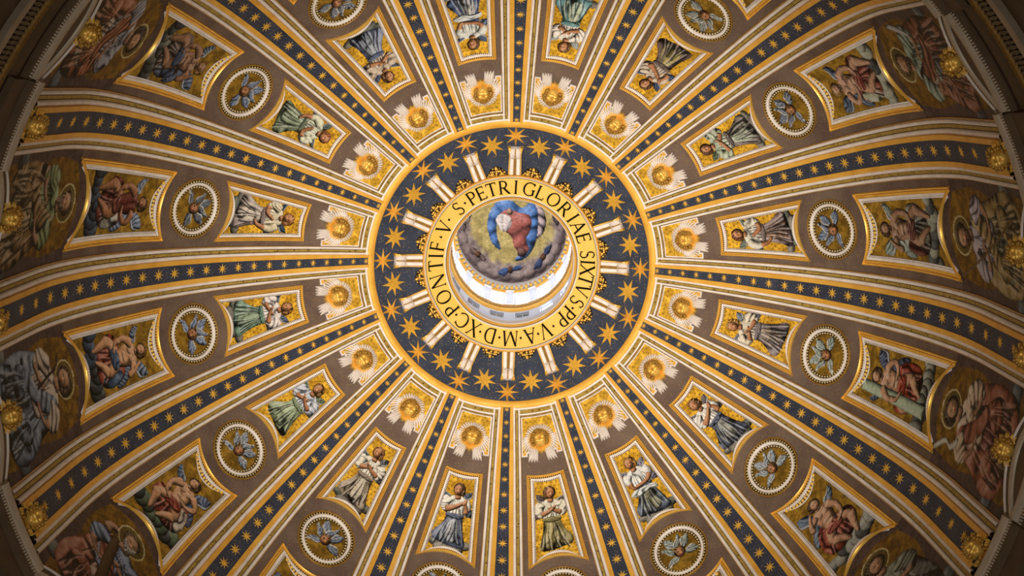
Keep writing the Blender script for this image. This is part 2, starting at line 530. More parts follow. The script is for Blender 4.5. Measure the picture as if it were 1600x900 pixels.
def paint_angel(p, k):
    top, skirt, lap, wg, hair, arms, mir, lean, _ = ANGELS[k]
    m = -1 if mir else 1
    p.gold('dcab36', 'a87c22')
    p.tf = lambda x, y: (m * x * .88 + lean * (y - .2), y)
    rs = random.Random(k)
    if k % 3 != 1:                                   # cloud at the foot
        for x, y, r in ((-.9, -1.75, .5), (.95, -1.8, .45), (-.3, -2.1, .6), (.5, -2.1, .55)):
            p.ell((x, y), r, r * .6, rs.choice(['7d786c', '6f6a60', '5d6258']), light=.4)
    wing(p, (-.35, 1.1), (-1.0, .1 + .3 * rs.random()), .42, wg)
    wing(p, (-.3, 1.2), (-.85, 1.75), .3, wg)
    wing(p, (.45, 1.1), (.95, 1.55), .3, wg, bend=-.2)
    p.shape([(-.42, .25), (.42, .25), (.62, -.3), (.9, -.75), (1.22, -1.2), (1.15, -1.62), (.5, -1.78), (-.1, -1.9), (-.75, -1.95), (-.95, -1.7), (-.72, -1.0), (-.58, -.3)], skirt, w=.4, light=.4, folds=('fan', 0, 1.3, 9, .32))
    p.shape([(-.25, -.1), (.2, -.2), (.42, -.9), (.4, -1.45), (-.05, -1.7), (-.42, -1.5), (-.45, -.9)], lap, w=.35, light=.5, folds=('fan', -.1, .9, 7, .18), alpha=.85)
    p.shape([(.3, -.1), (.55, -.5), (.75, -1.0), (.68, -1.6), (.45, -1.5), (.5, -1.0)], lap, w=.15, light=.5, alpha=.55)
    drape(p, -.35, .35, .1, -.85, 1.1, -1.8, skirt, 7, rs)
    p.shape([(-.5, 1.3), (0, 1.42), (.5, 1.3), (.66, .95), (.52, .45), (.45, .08), (-.45, .08), (-.56, .5), (-.68, .9)], top, w=.3, light=.4, folds=('fan', 0, 1.9, 8, .2))
    drape(p, -.3, .3, 1.25, -.5, .5, .15, top, 5, rs, .06)
    p.shape([(-.48, .22), (.48, .25), (.56, .02), (0, -.1), (-.55, .0)], skirt, w=.12, light=.5, folds=('lin', 80, .12, .25))
    sk = 'a87450'
    p.limb([(0, 1.2), (.03, 1.5)], [.17, .15], sk)
    if arms == 'cross':
        p.limb([(-.58, 1.15), (-.78, .75), (-.66, .42)], [.26, .3, .26], top, folds=('lin', 60, .3, .2))
        p.limb([(.58, 1.15), (.82, .75), (.7, .42)], [.25, .29, .24], top, folds=('lin', 120, .3, .2))
        p.limb([(.62, .48), (.2, .66), (-.1, .82)], [.15, .12, .09], sk)
        p.limb([(-.6, .46), (-.1, .62), (.22, .84)], [.15, .12, .09], sk)
        p.ell((.24, .88), .15, .08, 'b98560', 40)
    elif arms == 'pray':
        p.limb([(.55, 1.2), (.78, .75), (.62, .42)], [.27, .3, .25], top, folds=('lin', 120, .3, .2))
        p.limb([(-.5, 1.15), (-.7, .8), (-.68, .55)], [.22, .24, .2], top)
        p.limb([(-.66, .35), (-.62, .7), (-.5, 1.0)], [.16, .13, .1], sk)
        p.limb([(.62, .45), (.05, .7), (-.38, 1.0)], [.19, .15, .11], sk)
        p.ell((-.5, 1.08), .13, .24, 'b98560', 25)
    elif arms == 'reach':
        p.limb([(.5, 1.15), (.78, .7), (.66, .35)], [.24, .28, .22], top, folds=('lin', 120, .3, .2))
        p.limb([(.66, .4), (.3, .3), (-.1, .75)], [.19, .16, .12], sk)
        p.limb([(-.52, 1.1), (-.75, .6), (-.7, .2)], [.24, .24, .2], top)
        p.limb([(-.72, .25), (-.55, -.25), (-.3, -.45)], [.16, .13, .1], sk)
    else:
        p.limb([(-.55, 1.15), (-.72, .8), (-.72, .6)], [.24, .26, .2], top)
        p.limb([(-.7, .65), (-.45, .35), (.1, .25), (.55, .22)], [.17, .15, .12, .09], sk)
        p.limb([(.55, 1.15), (.74, .8), (.7, .55)], [.23, .25, .18], top)
        p.limb([(.7, .6), (.66, .3), (.5, .15)], [.15, .13, .1], sk)
        p.shape([(-.7, -.1), (0, .05), (.8, .05), (1.0, -.25), (.4, -.4), (-.2, -.3), (-.75, -.45)], 'c0c4c0', w=.15, light=.5, folds=('lin', 100, .2, .25))
    p.head((.03, 1.82), .31, 'a9744e', hair, 10 if mir else -8)
    p.tf = None

# seated angels: skin, cloth, cloth 2, wings, clouds, mirrored, attribute
SEATED = [
    ('a87a58', '7a3a2a', '4a5a78', '4c5a78', '6a6a62', 0, None, 'nude angel with red cloth'),
    ('a87a58', '5a6a58', '8a3a2a', '4c5a78', '6a6a62', 1, None, 'nude angel with green cloth'),
    ('b08a70', '8a4438', 'a3a690', '4e6078', '9aa090', 0, 'cloud', 'twisting nude angel with rose red cloth and pale clouds'),
    ('95735a', '6c6e60', '6a3a30', '7c8a80', '8a8e80', 0, 'cloud', 'crouching nude angel with grey green cloth'),
    ('b0886a', '9a3a24', '8a3020', '4a5670', '8a8e80', 1, 'column', 'nude angel beside a pale green column with red cloth'),
    ('b58c6e', '8e3a2c', '9a4a3a', '66788c', '8c9086', 0, 'cloud', 'nude angel with crimson cloth and blue grey wing'),
    ('a87a58', '7a3a2a', '4a5a78', '4c5a78', '6a6a62', 1, None, 'nude angel with rust cloth'),
    ('a87a58', '5a6a58', '8a3a2a', '4c5a78', '6a6a62', 0, None, 'nude angel with moss green cloth'),
    ('a87a58', '6a5a3a', '8a3a2a', '4c5a78', '6a6a62', 1, None, 'nude angel with brown cloth'),
    ('a87a58', '7a3a2a', '4a6a58', '4c5a78', '6a6a62', 0, None, 'nude angel with brick red cloth'),
    ('b88c68', '8e3e2a', 'b0a494', '5a6a82', '5e6e58', 1, None, 'nude angel with red cloth over green clouds'),
    ('bc8e68', '8c3e2a', '465a76', '66768c', '4c5c70', 1, None, 'pale nude angel with red cloth and large blue wing'),
    ('9a6a4a', '6a3024', 'a8a79c', '74859c', '4a5666', 1, None, 'angel in dark red tunic with white cloth'),
    ('8f6a50', '5a4a40', '3e4c66', '5a6a80', '6c7064', 1, None, 'dark angel with blue cloth among grey clouds'),
    ('a87a58', '7a3a2a', '4a5a78', '4c5a78', '6a6a62', 0, None, 'nude angel with purple red cloth'),
    ('a87a58', '5a4a6a', '8a3a2a', '4c5a78', '6a6a62', 1, None, 'nude angel with violet cloth'),
]
def paint_seated(p, k):
    sk, c1, c2, wg, cl, mir, att, _ = SEATED[k]
    m = -1 if mir else 1
    p.gold('a8822e', '775a1e', dots=0)
    p.tf = lambda x, y: (m * x, y)
    rs = random.Random(40 + k)
    for i in range(9):
        x = -1.7 + 3.4 * i / 8
        p.ell((x, -2.55 + .5 * rs.random()), .5, .42 + .3 * rs.random(), rs.choice([cl, cl, '4d5250']), light=.45)
    wing(p, (-.45, 1.2), (-1.25, 2.15), .55, wg, bend=.3)
    wing(p, (-.4, 1.0), (-1.35, -.5), .6, wg, bend=.35)
    wing(p, (.5, 1.2), (1.25, 2.0), .5, wg, bend=-.3)
    p.shape([(-.9, .3), (-.3, .5), (.6, .2), (1.2, -.1), (1.35, -.9), (.9, -1.6), (.2, -1.9), (-.6, -2.0), (-1.2, -1.5), (-1.25, -.5)], c1, w=.5, light=.4, folds=('fan', 0, 1.2, 7, .35))
    p.shape([(-1.0, .1), (-.5, .0), (-.4, -.8), (-.7, -1.5), (-1.1, -1.7), (-1.3, -.9)], c2, w=.3, light=.45, folds=('fan', -.7, 1.2, 10, .3))
    drape(p, -.4, .5, .2, -1.1, 1.1, -1.8, c1, 7, rs)
    p.limb([(.1, -.1), (.75, -.45), (1.05, -.75)], [.36, .32, .24], sk)
    p.limb([(1.05, -.7), (.85, -1.4), (.7, -2.1)], [.27, .23, .13], sk)
    p.limb([(-.15, -.15), (-.5, -.75), (-.55, -1.05)], [.35, .31, .25], sk)
    p.limb([(-.55, -1.0), (-.1, -1.5), (.15, -2.0)], [.27, .22, .12], sk)
    p.shape([(-.5, 1.45), (.05, 1.6), (.55, 1.4), (.6, .8), (.45, .1), (.35, -.35), (-.3, -.35), (-.48, .2), (-.58, .9)], sk if k != 12 else c1, w=.4, light=.5, folds=('lin', 20, .8, .12))
    if k != 12:
        for (mx_, my_, ra, rb) in ((-.24, 1.1, .24, .2), (.26, 1.08, .24, .2), (0, .55, .3, .16), (.02, .2, .26, .16)):
            p.ell((mx_, my_), ra, rb, tone(sk, 1.12), light=.5, edge=.12, alpha=.75)
    p.shape([(-.45, .0), (.1, .12), (.55, -.1), (.5, -.55), (0, -.6), (-.5, -.45)], c2 if k % 2 else c1, w=.2, light=.5, folds=('lin', 70, .22, .3))
    if att == 'column':
        p.shape([(.35, 2.9), (.95, 2.9), (1.15, -2.8), (.45, -2.8)], '9aa890', w=.3, light=.4, smooth=False)
    p.limb([(.5, 1.3), (.85, .75), (.85, .35)], [.24, .2, .16], sk)
    p.limb([(.85, .4), (.75, -.05), (.35, -.25)], [.17, .14, .09], sk)
    p.limb([(-.45, 1.3), (-.9, .95), (-1.0, .65)], [.23, .19, .16], sk)
    if k % 2:
        p.limb([(-1.0, .65), (-.85, 1.2), (-.55, 1.7)], [.16, .14, .09], sk)
    else:
        p.limb([(-1.0, .65), (-.6, .35), (-.15, .35)], [.16, .14, .09], sk)
    p.limb([(.0, 1.5), (.02, 1.75)], [.18, .16], sk)
    p.head((.02, 2.02), .31, sk, rs.choice(['5c4022', '8a6432', '4a3420']), 8)
    p.tf = None

# haloed saints: tunic, cloak, under colour, beard, mirrored, attribute
SAINTS = [
    ('7a3a2a', '4a5a78', '9a8a6a', '8a8078', 0, None, 'haloed figure in red tunic'),
    ('5a6a58', '7a3a2a', '9a8a6a', None, 1, None, 'haloed figure in green tunic'),
    ('6d8474', '6a3018', '2c3648', '4a3420', 0, 'knife', 'haloed figure in sea green and dark red with knife'),
    ('8d8590', '7a6430', '58604c', '5a4026', 1, 'staff', 'haloed figure in violet and ochre with long staff'),
    ('b09a80', '7c3a22', '5a1e1a', None, 0, 'scroll', 'bare chested haloed figure with red cloak and scroll'),
    ('5a604e', '4a4a44', '8a8a80', None, 0, None, 'dark haired haloed figure in green and white'),
    ('7a3a2a', '4a5a78', '9a8a6a', '8a8078', 0, None, 'haloed figure in rust tunic'),
    ('5a6a58', '7a3a2a', '9a8a6a', None, 1, None, 'haloed figure in moss green tunic'),
    ('5a4a6a', '6a5a3a', '9a8a6a', '8a8078', 0, None, 'haloed figure in violet tunic'),
    ('7a6a3a', '4a5a78', '9a8a6a', None, 1, None, 'haloed figure in ochre tunic'),
    ('56688a', '7c3a22', 'a89080', '9a9488', 0, 'beam', 'bearded haloed figure in blue and red holding wooden beam'),
    ('a59888', '566880', '3c4a60', None, 1, 'cross', 'haloed figure in white and blue mantle, dark cross'),
    ('5c6c3e', '6e5026', '8a7a52', '6a5a40', 1, None, 'haloed figure in green tunic and brown gold cloak'),
    ('7c8090', '8a4420', 'a5a496', None, 0, None, 'haloed figure in grey blue tunic and orange red cloak'),
    ('7a3a2a', '4a5a78', '9a8a6a', '8a8078', 1, None, 'haloed figure in crimson tunic'),
    ('5a6a58', '7a3a2a', '9a8a6a', None, 0, None, 'haloed figure in olive tunic'),
]
def paint_saint(p, k):
    tu, ck, un, beard, mir, att, _ = SAINTS[k]
    tu, ck, un = (''.join('%02x' % int(255 * v) for v in tone(c, 1.12)) for c in (tu, ck, un))
    m = -1 if mir else 1
    p.gold('8f6c26', '66491a', dots=0)
    # purple brown margin outside the gold field
    edge = (np.abs(p.X) > 2.15 + 0.15 * np.sin(p.Y)) | (p.Y > 5.1 - (p.X / 2.4) ** 2 * 1.6)
    n = vnoise(p.X * 4, p.Y * 4, 3)[:, None]
    p.C[edge] = (hx('5c4a44') * (0.9 + .25 * n))[edge]
    p.tf = lambda x, y: (m * x, y)
    rs = random.Random(90 + k)
    for i in range(10):
        p.ell((-2.4 + 4.8 * i / 9, -4.8 + rs.random() * 1.2), .6, .7, rs.choice(['5e6a72', '6a7470', '4a5058']), light=.45)
    sk = 'a07a60'
    # cloak behind, falling over the knees
    p.shape([(-1.1, 2.3), (-.3, 2.6), (.9, 2.3), (1.7, 1.2), (2.1, -.6), (2.3, -2.6), (1.9, -4.9), (.5, -5.4), (-1.0, -5.4), (-2.2, -4.8), (-2.4, -3.0), (-1.9, -.8), (-1.6, 1.0)], ck, w=.8, light=.4, folds=('fan', .2, 3.4, 8, .38))
    p.shape([(-.4, -.4), (.9, -.6), (1.7, -1.8), (1.6, -3.2), (.7, -4.6), (-.3, -4.4), (-.9, -2.6)], un, w=.6, light=.5, folds=('fan', .2, 1.0, 8, .3))
    drape(p, -.9, 1.0, 1.4, -2.1, 2.0, -5.0, ck, 9, rs, .3)
    # torso and tunic
    p.shape([(-.95, 2.35), (0, 2.75), (1.0, 2.3), (1.2, 1.2), (.95, 0), (.7, -.9), (-.8, -.9), (-1.0, .2), (-1.15, 1.3)], tu, w=.6, light=.5, folds=('fan', 0, 3.8, 9, .3))
    if att == 'scroll':                              # bare chest
        for (mx_, my_, ra, rb) in ((-.45, 1.7, .45, .38), (.45, 1.68, .45, .38), (0, .8, .5, .3), (.02, .1, .45, .3)):
            p.ell((mx_, my_), ra, rb, tone(tu, 1.12), light=.5, edge=.15, alpha=.75)
    else:
        drape(p, -.6, .7, 2.3, -.85, .85, -.7, tu, 7, rs, .12)
    p.shape([(-1.2, 1.9), (-.6, 2.4), (-.1, 1.4), (.5, .1), (1.3, -.8), (1.2, -1.7), (.1, -1.0), (-.8, .2)], ck, w=.35, light=.5, folds=('lin', 50, .7, .3))
    # knees under the cloak
    p.ell((.95, -2.2), .75, 1.0, ck, -20, light=.6, w=.6, folds=('fan', .6, -.4, 9, .25))
    p.ell((-1.0, -2.7), .75, 1.05, ck, 15, light=.6, w=.6, folds=('fan', -.8, -.8, 9, .25))
    drape(p, .5, 1.2, -1.3, .3, 1.7, -4.4, ck, 4, rs, .2)
    drape(p, -1.2, -.5, -1.7, -1.8, -.3, -4.8, ck, 4, rs, .2)
    # sleeves and hands
    p.limb([(.9, 2.1), (1.5, 1.1), (1.35, .3)], [.5, .52, .36], tu, folds=('lin', 120, .55, .24))
    p.limb([(1.35, .4), (.8, .6), (.35, 1.0)], [.24, .2, .16], sk)
    p.ell((.25, 1.1), .28, .18, sk, 45)
    p.limb([(-.9, 2.1), (-1.5, 1.3), (-1.5, .6)], [.48, .5, .34], tu, folds=('lin', 60, .55, .24))
    p.limb([(-1.5, .7), (-1.2, .1), (-.6, -.1)], [.25, .2, .15], sk)
    p.ell((-.5, -.1), .28, .18, sk, 10)
    if att == 'beam':
        p.shape([(-1.0, 3.6), (-.45, 3.9), (1.0, -5), (.2, -5)], '5a4426', w=.3, light=.4, smooth=False)
        p.limb([(-1.3, 2.4), (-1.2, 3.0), (-.8, 3.3)], [.3, .24, .2], sk)
    elif att == 'staff':
        p.shape([(1.9, 4.2), (2.02, 4.15), (-1.2, -4.2), (-1.34, -4.1)], '6a5434', w=.1, smooth=False, edge=0)
    elif att == 'cross':
        p.shape([(.9, 4.1), (1.05, 4.05), (.3, .2), (.15, .25)], '2e2418', w=.1, smooth=False, edge=0)
        p.shape([(.45, 3.1), (.5, 2.95), (1.4, 3.25), (1.35, 3.4)], '2e2418', w=.1, smooth=False, edge=0)
    elif att == 'knife':
        p.shape([(1.5, .6), (2.1, 2.2), (2.0, 2.9), (1.75, 2.3), (1.35, .9)], 'a8aaae', w=.15)
    elif att == 'scroll':
        p.shape([(-1.3, 2.0), (-1.7, 2.6), (-1.5, 3.3), (-2.0, 4.2), (-1.8, 4.4), (-1.25, 3.5), (-1.4, 2.8), (-1.0, 2.2)], 'b6b6a8', w=.15)
    # halo and head
    p.ell((.05, 3.75), .95, 1.05, '8f8040', light=.1, edge=-.5)
    p.ell((.05, 3.75), .86, .95, '6d5a2a', light=.1, edge=.1)
    p.limb([(.0, 2.5), (.05, 3.1)], [.34, .3], sk)
    p.head((.05, 3.7), .55, 'a5805f', rs.choice(['4a3424', '5c4630', '3c2c20']), 6, beard=beard, long=beard is None)
    p.tf = None

SERAPH = ['4a5a70', '6a6f66', '4d5566', '4b5c78', '77867e', '7f8a92', '6d7a70', '5a6470', '66707a', '54627a', '6a7484', '5c6f92', '3c4450', '4e5f80', '5a5f6a', '66707a']
def paint_seraph(p, k):
    p.tf = lambda x, y: (x * 1.04, y * 1.04)
    p.gold('9a7628', '6e521a', dots=0)
    rs = random.Random(70 + k)
    a0 = rs.random() * 60
    c = ''.join('%02x' % int(255 * v) for v in tone(SERAPH[k], 1.2))
    q = -1 if k % 2 else 1
    for a, b, L in ((62, 112, 1.08), (118, 66, 1.0), (0, 38, 1.0), (180, 145, 1.0), (-50, -25, 1.05), (230, 208, 1.08)):
        a, b = rad(a + a0 * .3), rad(b + a0 * .3)
        root = (.22 * math.cos(a), .22 * math.sin(a))
        tip = (L * math.cos(b), L * math.sin(b))
        wing(p, root, tip, .31, c, 'dcdfd8', bend=.35 * (1 if b > a else -1))
    p.ell((0, 0), .31, .35, '6b4d28', light=.3, folds=('lin', 30, .14, .35))
    p.ell((.03 * q, -.05), .24, .28, 'a06e4a', light=.45)
    for x in (-.1, .14):
        p.ell((x, .02), .06, .035, '3c2818', light=0, edge=0)
    p.ell((.02, -.07), .04, .08, 'c08a60', light=0, edge=0)
    p.ell((.02, -.19), .09, .03, '6c3424', light=0, edge=0)

def canvas(name, rows_sX, paint, k, s_c, h, anchor, y_scale=1.0):
    """flat mosaic picture: a fine mesh lying on the dome, coloured tessera by tessera"""
    mb = MB()
    mb.grid([[SP(s, x, h) for x, s in row] for row in rows_sX])
    X = np.array([x for row in rows_sX for x, s in row])
    Y = np.array([(s - s_c) * y_scale for row in rows_sX for x, s in row])
    p = Pic(X, Y, k)
    paint(p, k)
    me = mb.mesh(name, 'picture', True, anchor)
    at = me.color_attributes.new('tesserae', 'FLOAT_COLOR', 'POINT')
    c = np.ones((len(X), 4), np.float32)
    c[:, :3] = p.linear()
    at.data.foreach_set('color', c.ravel())
    return me

# ------------------------------------------------------------------ ribs
RT = [8.3, 11.7, 21.3]
WT = [(.20, .25, .53), (.36, .49, .78), (.48, .63, 1.0), (.65, .81, 1.23), (.76, .94, 1.42), (.82, 1.0, 1.52)]
def rib_w(i, s):
    r = prof(s)[0]
    return float(np.interp(r, RT, WT[i]))
def rib_h(s):
    return float(np.interp(prof(s)[0], [8, 21.3], [0.16, 0.42]))
S_RIB0, S_RIB1 = -7.1, 27.62
SR = [S_RIB0 + (S_RIB1 - S_RIB0) * i / 70 for i in range(71)]
ANCH_RIB = SP(-7.0, 0, 0)
def rib_band(name, m, sect):
    """sect(s): list of (w, h) across the band"""
    mb = MB()
    mb.grid([[SP(s, w, h) for w, h in sect(s)] for s in SR])
    return mb.mesh(name, m, True, ANCH_RIB)
rib_parts = []
rib_parts.append(('star_strip', rib_band('star_strip', 'blue_mosaic', lambda s: [(w, rib_h(s)) for w in (-rib_w(0, s), 0, rib_w(0, s))])))
for q in (-1, 1):
    rib_parts.append(('gilt_band', rib_band('gilt_band', 'gilt_flat', lambda s, q=q: [(q * rib_w(0, s), rib_h(s)), (q * rib_w(0, s), rib_h(s) + .06), (q * rib_w(1, s), rib_h(s) + .06), (q * rib_w(1, s), rib_h(s) * .75)])))
    def roll(a, b, h0, q):
        def f(s):
            w0, w1, hh = rib_w(a, s), rib_w(b, s), rib_h(s)
            return [(q * (w0 + (w1 - w0) * u), hh * h0 + (w1 - w0) * .38 * math.sin(PI * u) ** .7) for u in (0, .15, .35, .5, .65, .85, 1)] + [(q * w1, hh * h0 * .5)]
        return f
    rib_parts.append(('marble_moulding', rib_band('marble_moulding', 'marble', roll(1, 2, .75, q))))
    rib_parts.append(('mosaic_band', rib_band('mosaic_band', 'ochre_mosaic', lambda s, q=q: [(q * (rib_w(2, s) + .03), rib_h(s) * .5), (q * (rib_w(3, s) - .03), rib_h(s) * .5)])))
    for e_, sg in ((2, 1), (3, -1)):  # dark strips painted in as the shade of the gaps beside the mosaic band
        rib_parts.append(('painted_gap_shade', rib_band('painted_gap_shade', 'shadow_bronze', lambda s, q=q, e_=e_, sg=sg: [(q * rib_w(e_, s), rib_h(s) * .5), (q * (rib_w(e_, s) + sg * .015), rib_h(s) * .42), (q * (rib_w(e_, s) + sg * .03), rib_h(s) * .5)])))
    rib_parts.append(('marble_moulding', rib_band('marble_moulding', 'marble', roll(3, 4, .5, q))))
    rib_parts.append(('gilt_fillet', rib_band('gilt_fillet', 'gilt_dark', lambda s, q=q: [(q * rib_w(4, s), rib_h(s) * .3), (q * (rib_w(5, s) - .03), rib_h(s) * .28), (q * (rib_w(5, s) - .02), -.05)])))

def star_mesh(name, m, R, r, h, ridge=True, n=8, base=0.0):
    mb = MB()
    c = (0, 0, h)
    P = []
    for i in range(2 * n):
        a = PI * i / n + PI / 2
        rr = R if i % 2 == 0 else r
        P.append((rr * math.cos(a), rr * math.sin(a), base if ridge else h * .8))
    mb.v = [c] + P
    mb.f = [(0, i + 1, (i + 1) % (2 * n) + 1) for i in range(2 * n)]
    if not ridge:
        k = len(mb.v)
        mb.v += [(x, y, base) for x, y, z in P]
        mb.f += [(i + 1, k + i, k + (i + 1) % (2 * n), (i + 1) % (2 * n) + 1) for i in range(2 * n)]
    return mb.mesh(name, m, False)
STAR = star_mesh('rib_star', 'star_gold', 1.0, 0.34, 0.14, True)
# stars stand evenly spaced as seen up the curve of the rib
star_s = []
px = lambda s: F_PX * prof(s)[0] / prof(s)[1]
target, s = 226.0, 27.45
while s > -6.0:
    star_s.append(s)
    target = px(s) + float(np.interp(px(s), [226, 420, 600, 780], [20, 25.5, 26, 23]))
    while px(s) < target and s > -8:
        s -= 0.01
for k in range(16):
    e = thing('dome_rib', 'raised rib, blue strip of gold stars between gilt bands, at ' + CLOCK[k], 'rib', rib_t(k), ANCH_RIB, 'ribs of the dome')
    strip = None
    for nm, me in rib_parts:
        o = link(nm, me, e)
        strip = o if nm == 'star_strip' else strip
    for s in star_s:
        w = rib_w(0, s)
        r = w * float(np.interp(s, [-5, 8, 27], [.56, .66, .92]))
        st_ = 1.0 + 0.75 * max(0, 1 - s / 22)
        Mx = Matrix.Translation(-Vector(ANCH_RIB)) @ frame_at(s, 0, rib_h(s) + .005) @ Matrix.Diagonal((r, r * min(st_, 1.6), r, 1))
        link('star', STAR, strip, mat4=Mx)

# ------------------------------------------------------------------ picture frames
def boundary(d, sT, hT, sB, hB, dip, bulge, n=14):
    """outline of a tapering panel, inset by d; top edge dips, bottom edge arches up"""
    hw = lambda s: hT + (hB - hT) * (sT - s) / (sT - sB)
    st_, sb = sT - d, sB + d
    wt, wb = hw(st_) - d, hw(sb) - d
    P = []
    for i in range(n):                               # bottom, left to right
        u = i / n
        P.append((-wb + 2 * wb * u, sb + bulge * (1 - (2 * u - 1) ** 2)))
    for i in range(n):
        u = i / n
        P.append((wb + (wt - wb) * u, sb + (st_ - sb) * u))
    for i in range(n):
        u = i / n
        P.append((wt - 2 * wt * u, st_ - dip * (1 - (2 * u - 1) ** 2)))
    for i in range(n):
        u = i / n
        P.append((-wt + (wt - wb) * -u if False else -wt - (wb - wt) * u, st_ + (sb - st_) * u))
    return P

def frame_band(name, m, prof_dh, geo, anchor):
    mb = MB()
    mb.grid([[SP(s, x, h) for x, s in boundary(d, *geo)] for d, h in prof_dh], True)
    return mb.mesh(name, m, True, anchor)

def frame_teeth(name, m, d, h, size, step, geo, anchor, pointed=False):
    mb = MB()
    P = boundary(d, *geo, n=40)
    acc, last = 0.0, None
    for i in range(len(P)):
        a, b = np.array(P[i]), np.array(P[(i + 1) % len(P)])
        L = np.hypot(*(b - a))
        t = (b - a) / L
        nrm = np.array([-t[1], t[0]])
        while acc < L:
            c = a + t * acc
            w = size * .5
            if pointed:
                q = [c - t * w - nrm * w, c + t * w - nrm * w, c + nrm * w * 1.3]
            else:
                q = [c - t * w * .75 - nrm * w, c + t * w * .75 - nrm * w, c + t * w * .75 + nrm * w, c - t * w * .75 + nrm * w]
            mb.prism([SP(y, x, h) for x, y in q], [SP(y, x, h + size * .45) for x, y in q])
            acc += step
        acc -= L
    return mb.mesh(name, m, False, anchor)

def canvas_rows(d, geo, nx, ny):
    sT, hT, sB, hB, dip, bulge = geo
    hw = lambda s: hT + (hB - hT) * (sT - s) / (sT - sB)
    rows = []
    for j in range(ny + 1):
        v = j / ny
        row = []
        for i in range(nx + 1):
            u = 2 * i / nx - 1
            lo = sB + d + bulge * (1 - u * u)
            hi = sT - d - dip * (1 - u * u)
            s = lo + (hi - lo) * v
            sm = sB + d + (sT - sB - 2 * d) * v
            row.append((u * (hw(sm) - d), s))
        rows.append(row)
    return rows

GEO_A = (23.35, 1.085, 17.2, 1.69, 0.08, 0.72)
GEO_S = (13.25, 1.86, 4.15, 2.27, 0.55, 1.75)

def frame_parts(geo, anchor, k=1.0):
    P = []
    P.append(('gilt_moulding', frame_band('gilt_moulding', 'gilt', [(0, 0), (0, .07 * k), (.03 * k, .13 * k), (.07 * k, .14 * k), (.10 * k, .10 * k), (.12 * k, .05)], geo, anchor)))
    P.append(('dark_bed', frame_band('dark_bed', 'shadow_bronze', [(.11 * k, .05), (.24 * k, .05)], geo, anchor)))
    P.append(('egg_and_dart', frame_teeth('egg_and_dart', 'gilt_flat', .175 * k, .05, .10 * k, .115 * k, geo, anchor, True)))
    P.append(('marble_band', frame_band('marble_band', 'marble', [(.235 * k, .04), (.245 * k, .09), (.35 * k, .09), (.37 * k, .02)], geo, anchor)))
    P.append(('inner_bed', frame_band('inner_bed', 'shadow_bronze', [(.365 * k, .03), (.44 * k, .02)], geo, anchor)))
    P.append(('bead_row', frame_teeth('bead_row', 'marble', .40 * k, .02, .06 * k, .105 * k, geo, anchor)))
    return P
A_ANCH = SP(17.3, 0)
S_ANCH = SP(4.3, 0)
fp_a = frame_parts(GEO_A, A_ANCH)
fp_s = frame_parts(GEO_S, S_ANCH, 1.25)
def top_beads():
    mb, pts = MB(), boundary(.63, *GEO_S, n=26)[53:78]
    for x, s in pts[::2]:
        mb.ball((0, 0, 0), (.085, .11, .06), 8, 4, frame_at(s, x, .05))
    bed = MB()
    top = lambda d: boundary(d, *GEO_S, n=26)[52:79]
    bed.grid([[SP(s, x, .03) for x, s in top(.55)], [SP(s, x, .03) for x, s in top(.75)]])
    fil = MB()
    fil.grid([[SP(s, x, h) for x, s in top(d)] for d, h in ((.75, .02), (.76, .06), (.80, .06), (.81, .01))])
    return [('bead_course', mb.mesh('bead_course', 'bright_gilt', True, S_ANCH)), ('bead_bed', bed.mesh('bead_bed', 'shadow_bronze', True, S_ANCH)), ('marble_fillet', fil.mesh('marble_fillet', 'marble', True, S_ANCH))]
fp_s += top_beads()

# ------------------------------------------------------------------ roundels
R_S, R_A, R_B = 15.36, 1.62, 1.84        # centre, half width, half height
R_ANCH = SP(R_S - R_B, 0)
def ring_band(name, m, prof_rh, n=56):
    mb = MB()
    mb.grid([[SP(R_S + (R_B - (1 - f) * R_A) * math.sin(2 * PI * j / n), R_A * f * math.cos(2 * PI * j / n), h) for j in range(n)] for f, h in prof_rh], True)
    return mb.mesh(name, m, True, R_ANCH)
def ring_teeth(name, m, f, h, size, n, ball=False):
    mb = MB()
    for j in range(n):
        a = 2 * PI * j / n
        rx, ry = R_A * f, R_B - (1 - f) * R_A
        c = (rx * math.cos(a), R_S + ry * math.sin(a))
        if ball:
            mb.ball((0, 0, 0), size, 6, 4, frame_at(c[1], c[0], h))
        else:
            er, et = (math.cos(a), math.sin(a)), (-math.sin(a), math.cos(a))
            q = [(c[0] - er[0] * size - et[0] * size, c[1] - er[1] * size - et[1] * size), (c[0] - er[0] * size + et[0] * size, c[1] - er[1] * size + et[1] * size), (c[0] + er[0] * size, c[1] + er[1] * size)]
            mb.prism([SP(y, x, h) for x, y in q], [SP(y, x, h + size * .7) for x, y in q])
    return mb.mesh(name, m, ball, R_ANCH)
roundel_parts = [
    ('gilt_rim', ring_band('gilt_rim', 'gilt_dark', [(1.0, 0), (1.0, .08), (.97, .11), (.95, .06)])),
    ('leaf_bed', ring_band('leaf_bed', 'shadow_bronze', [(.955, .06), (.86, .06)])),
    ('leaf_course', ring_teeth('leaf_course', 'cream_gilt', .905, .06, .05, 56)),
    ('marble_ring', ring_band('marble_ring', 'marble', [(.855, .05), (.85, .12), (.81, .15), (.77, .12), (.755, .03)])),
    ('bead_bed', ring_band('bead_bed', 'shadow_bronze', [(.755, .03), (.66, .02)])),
    ('bead_course', ring_teeth('bead_course', 'cream_gilt', .705, .04, .052, 44, True)),
]
def roundel_rows():
    rows = []
    for j in range(33):
        f = 0.68 * (1 - j / 32) + 1e-3
        rx, ry = R_A * f, (R_B - .32 * R_A) * f / .68
        rows.append([(rx * math.cos(2 * PI * i / 84), R_S + ry * math.sin(2 * PI * i / 84)) for i in range(85)])
    return rows

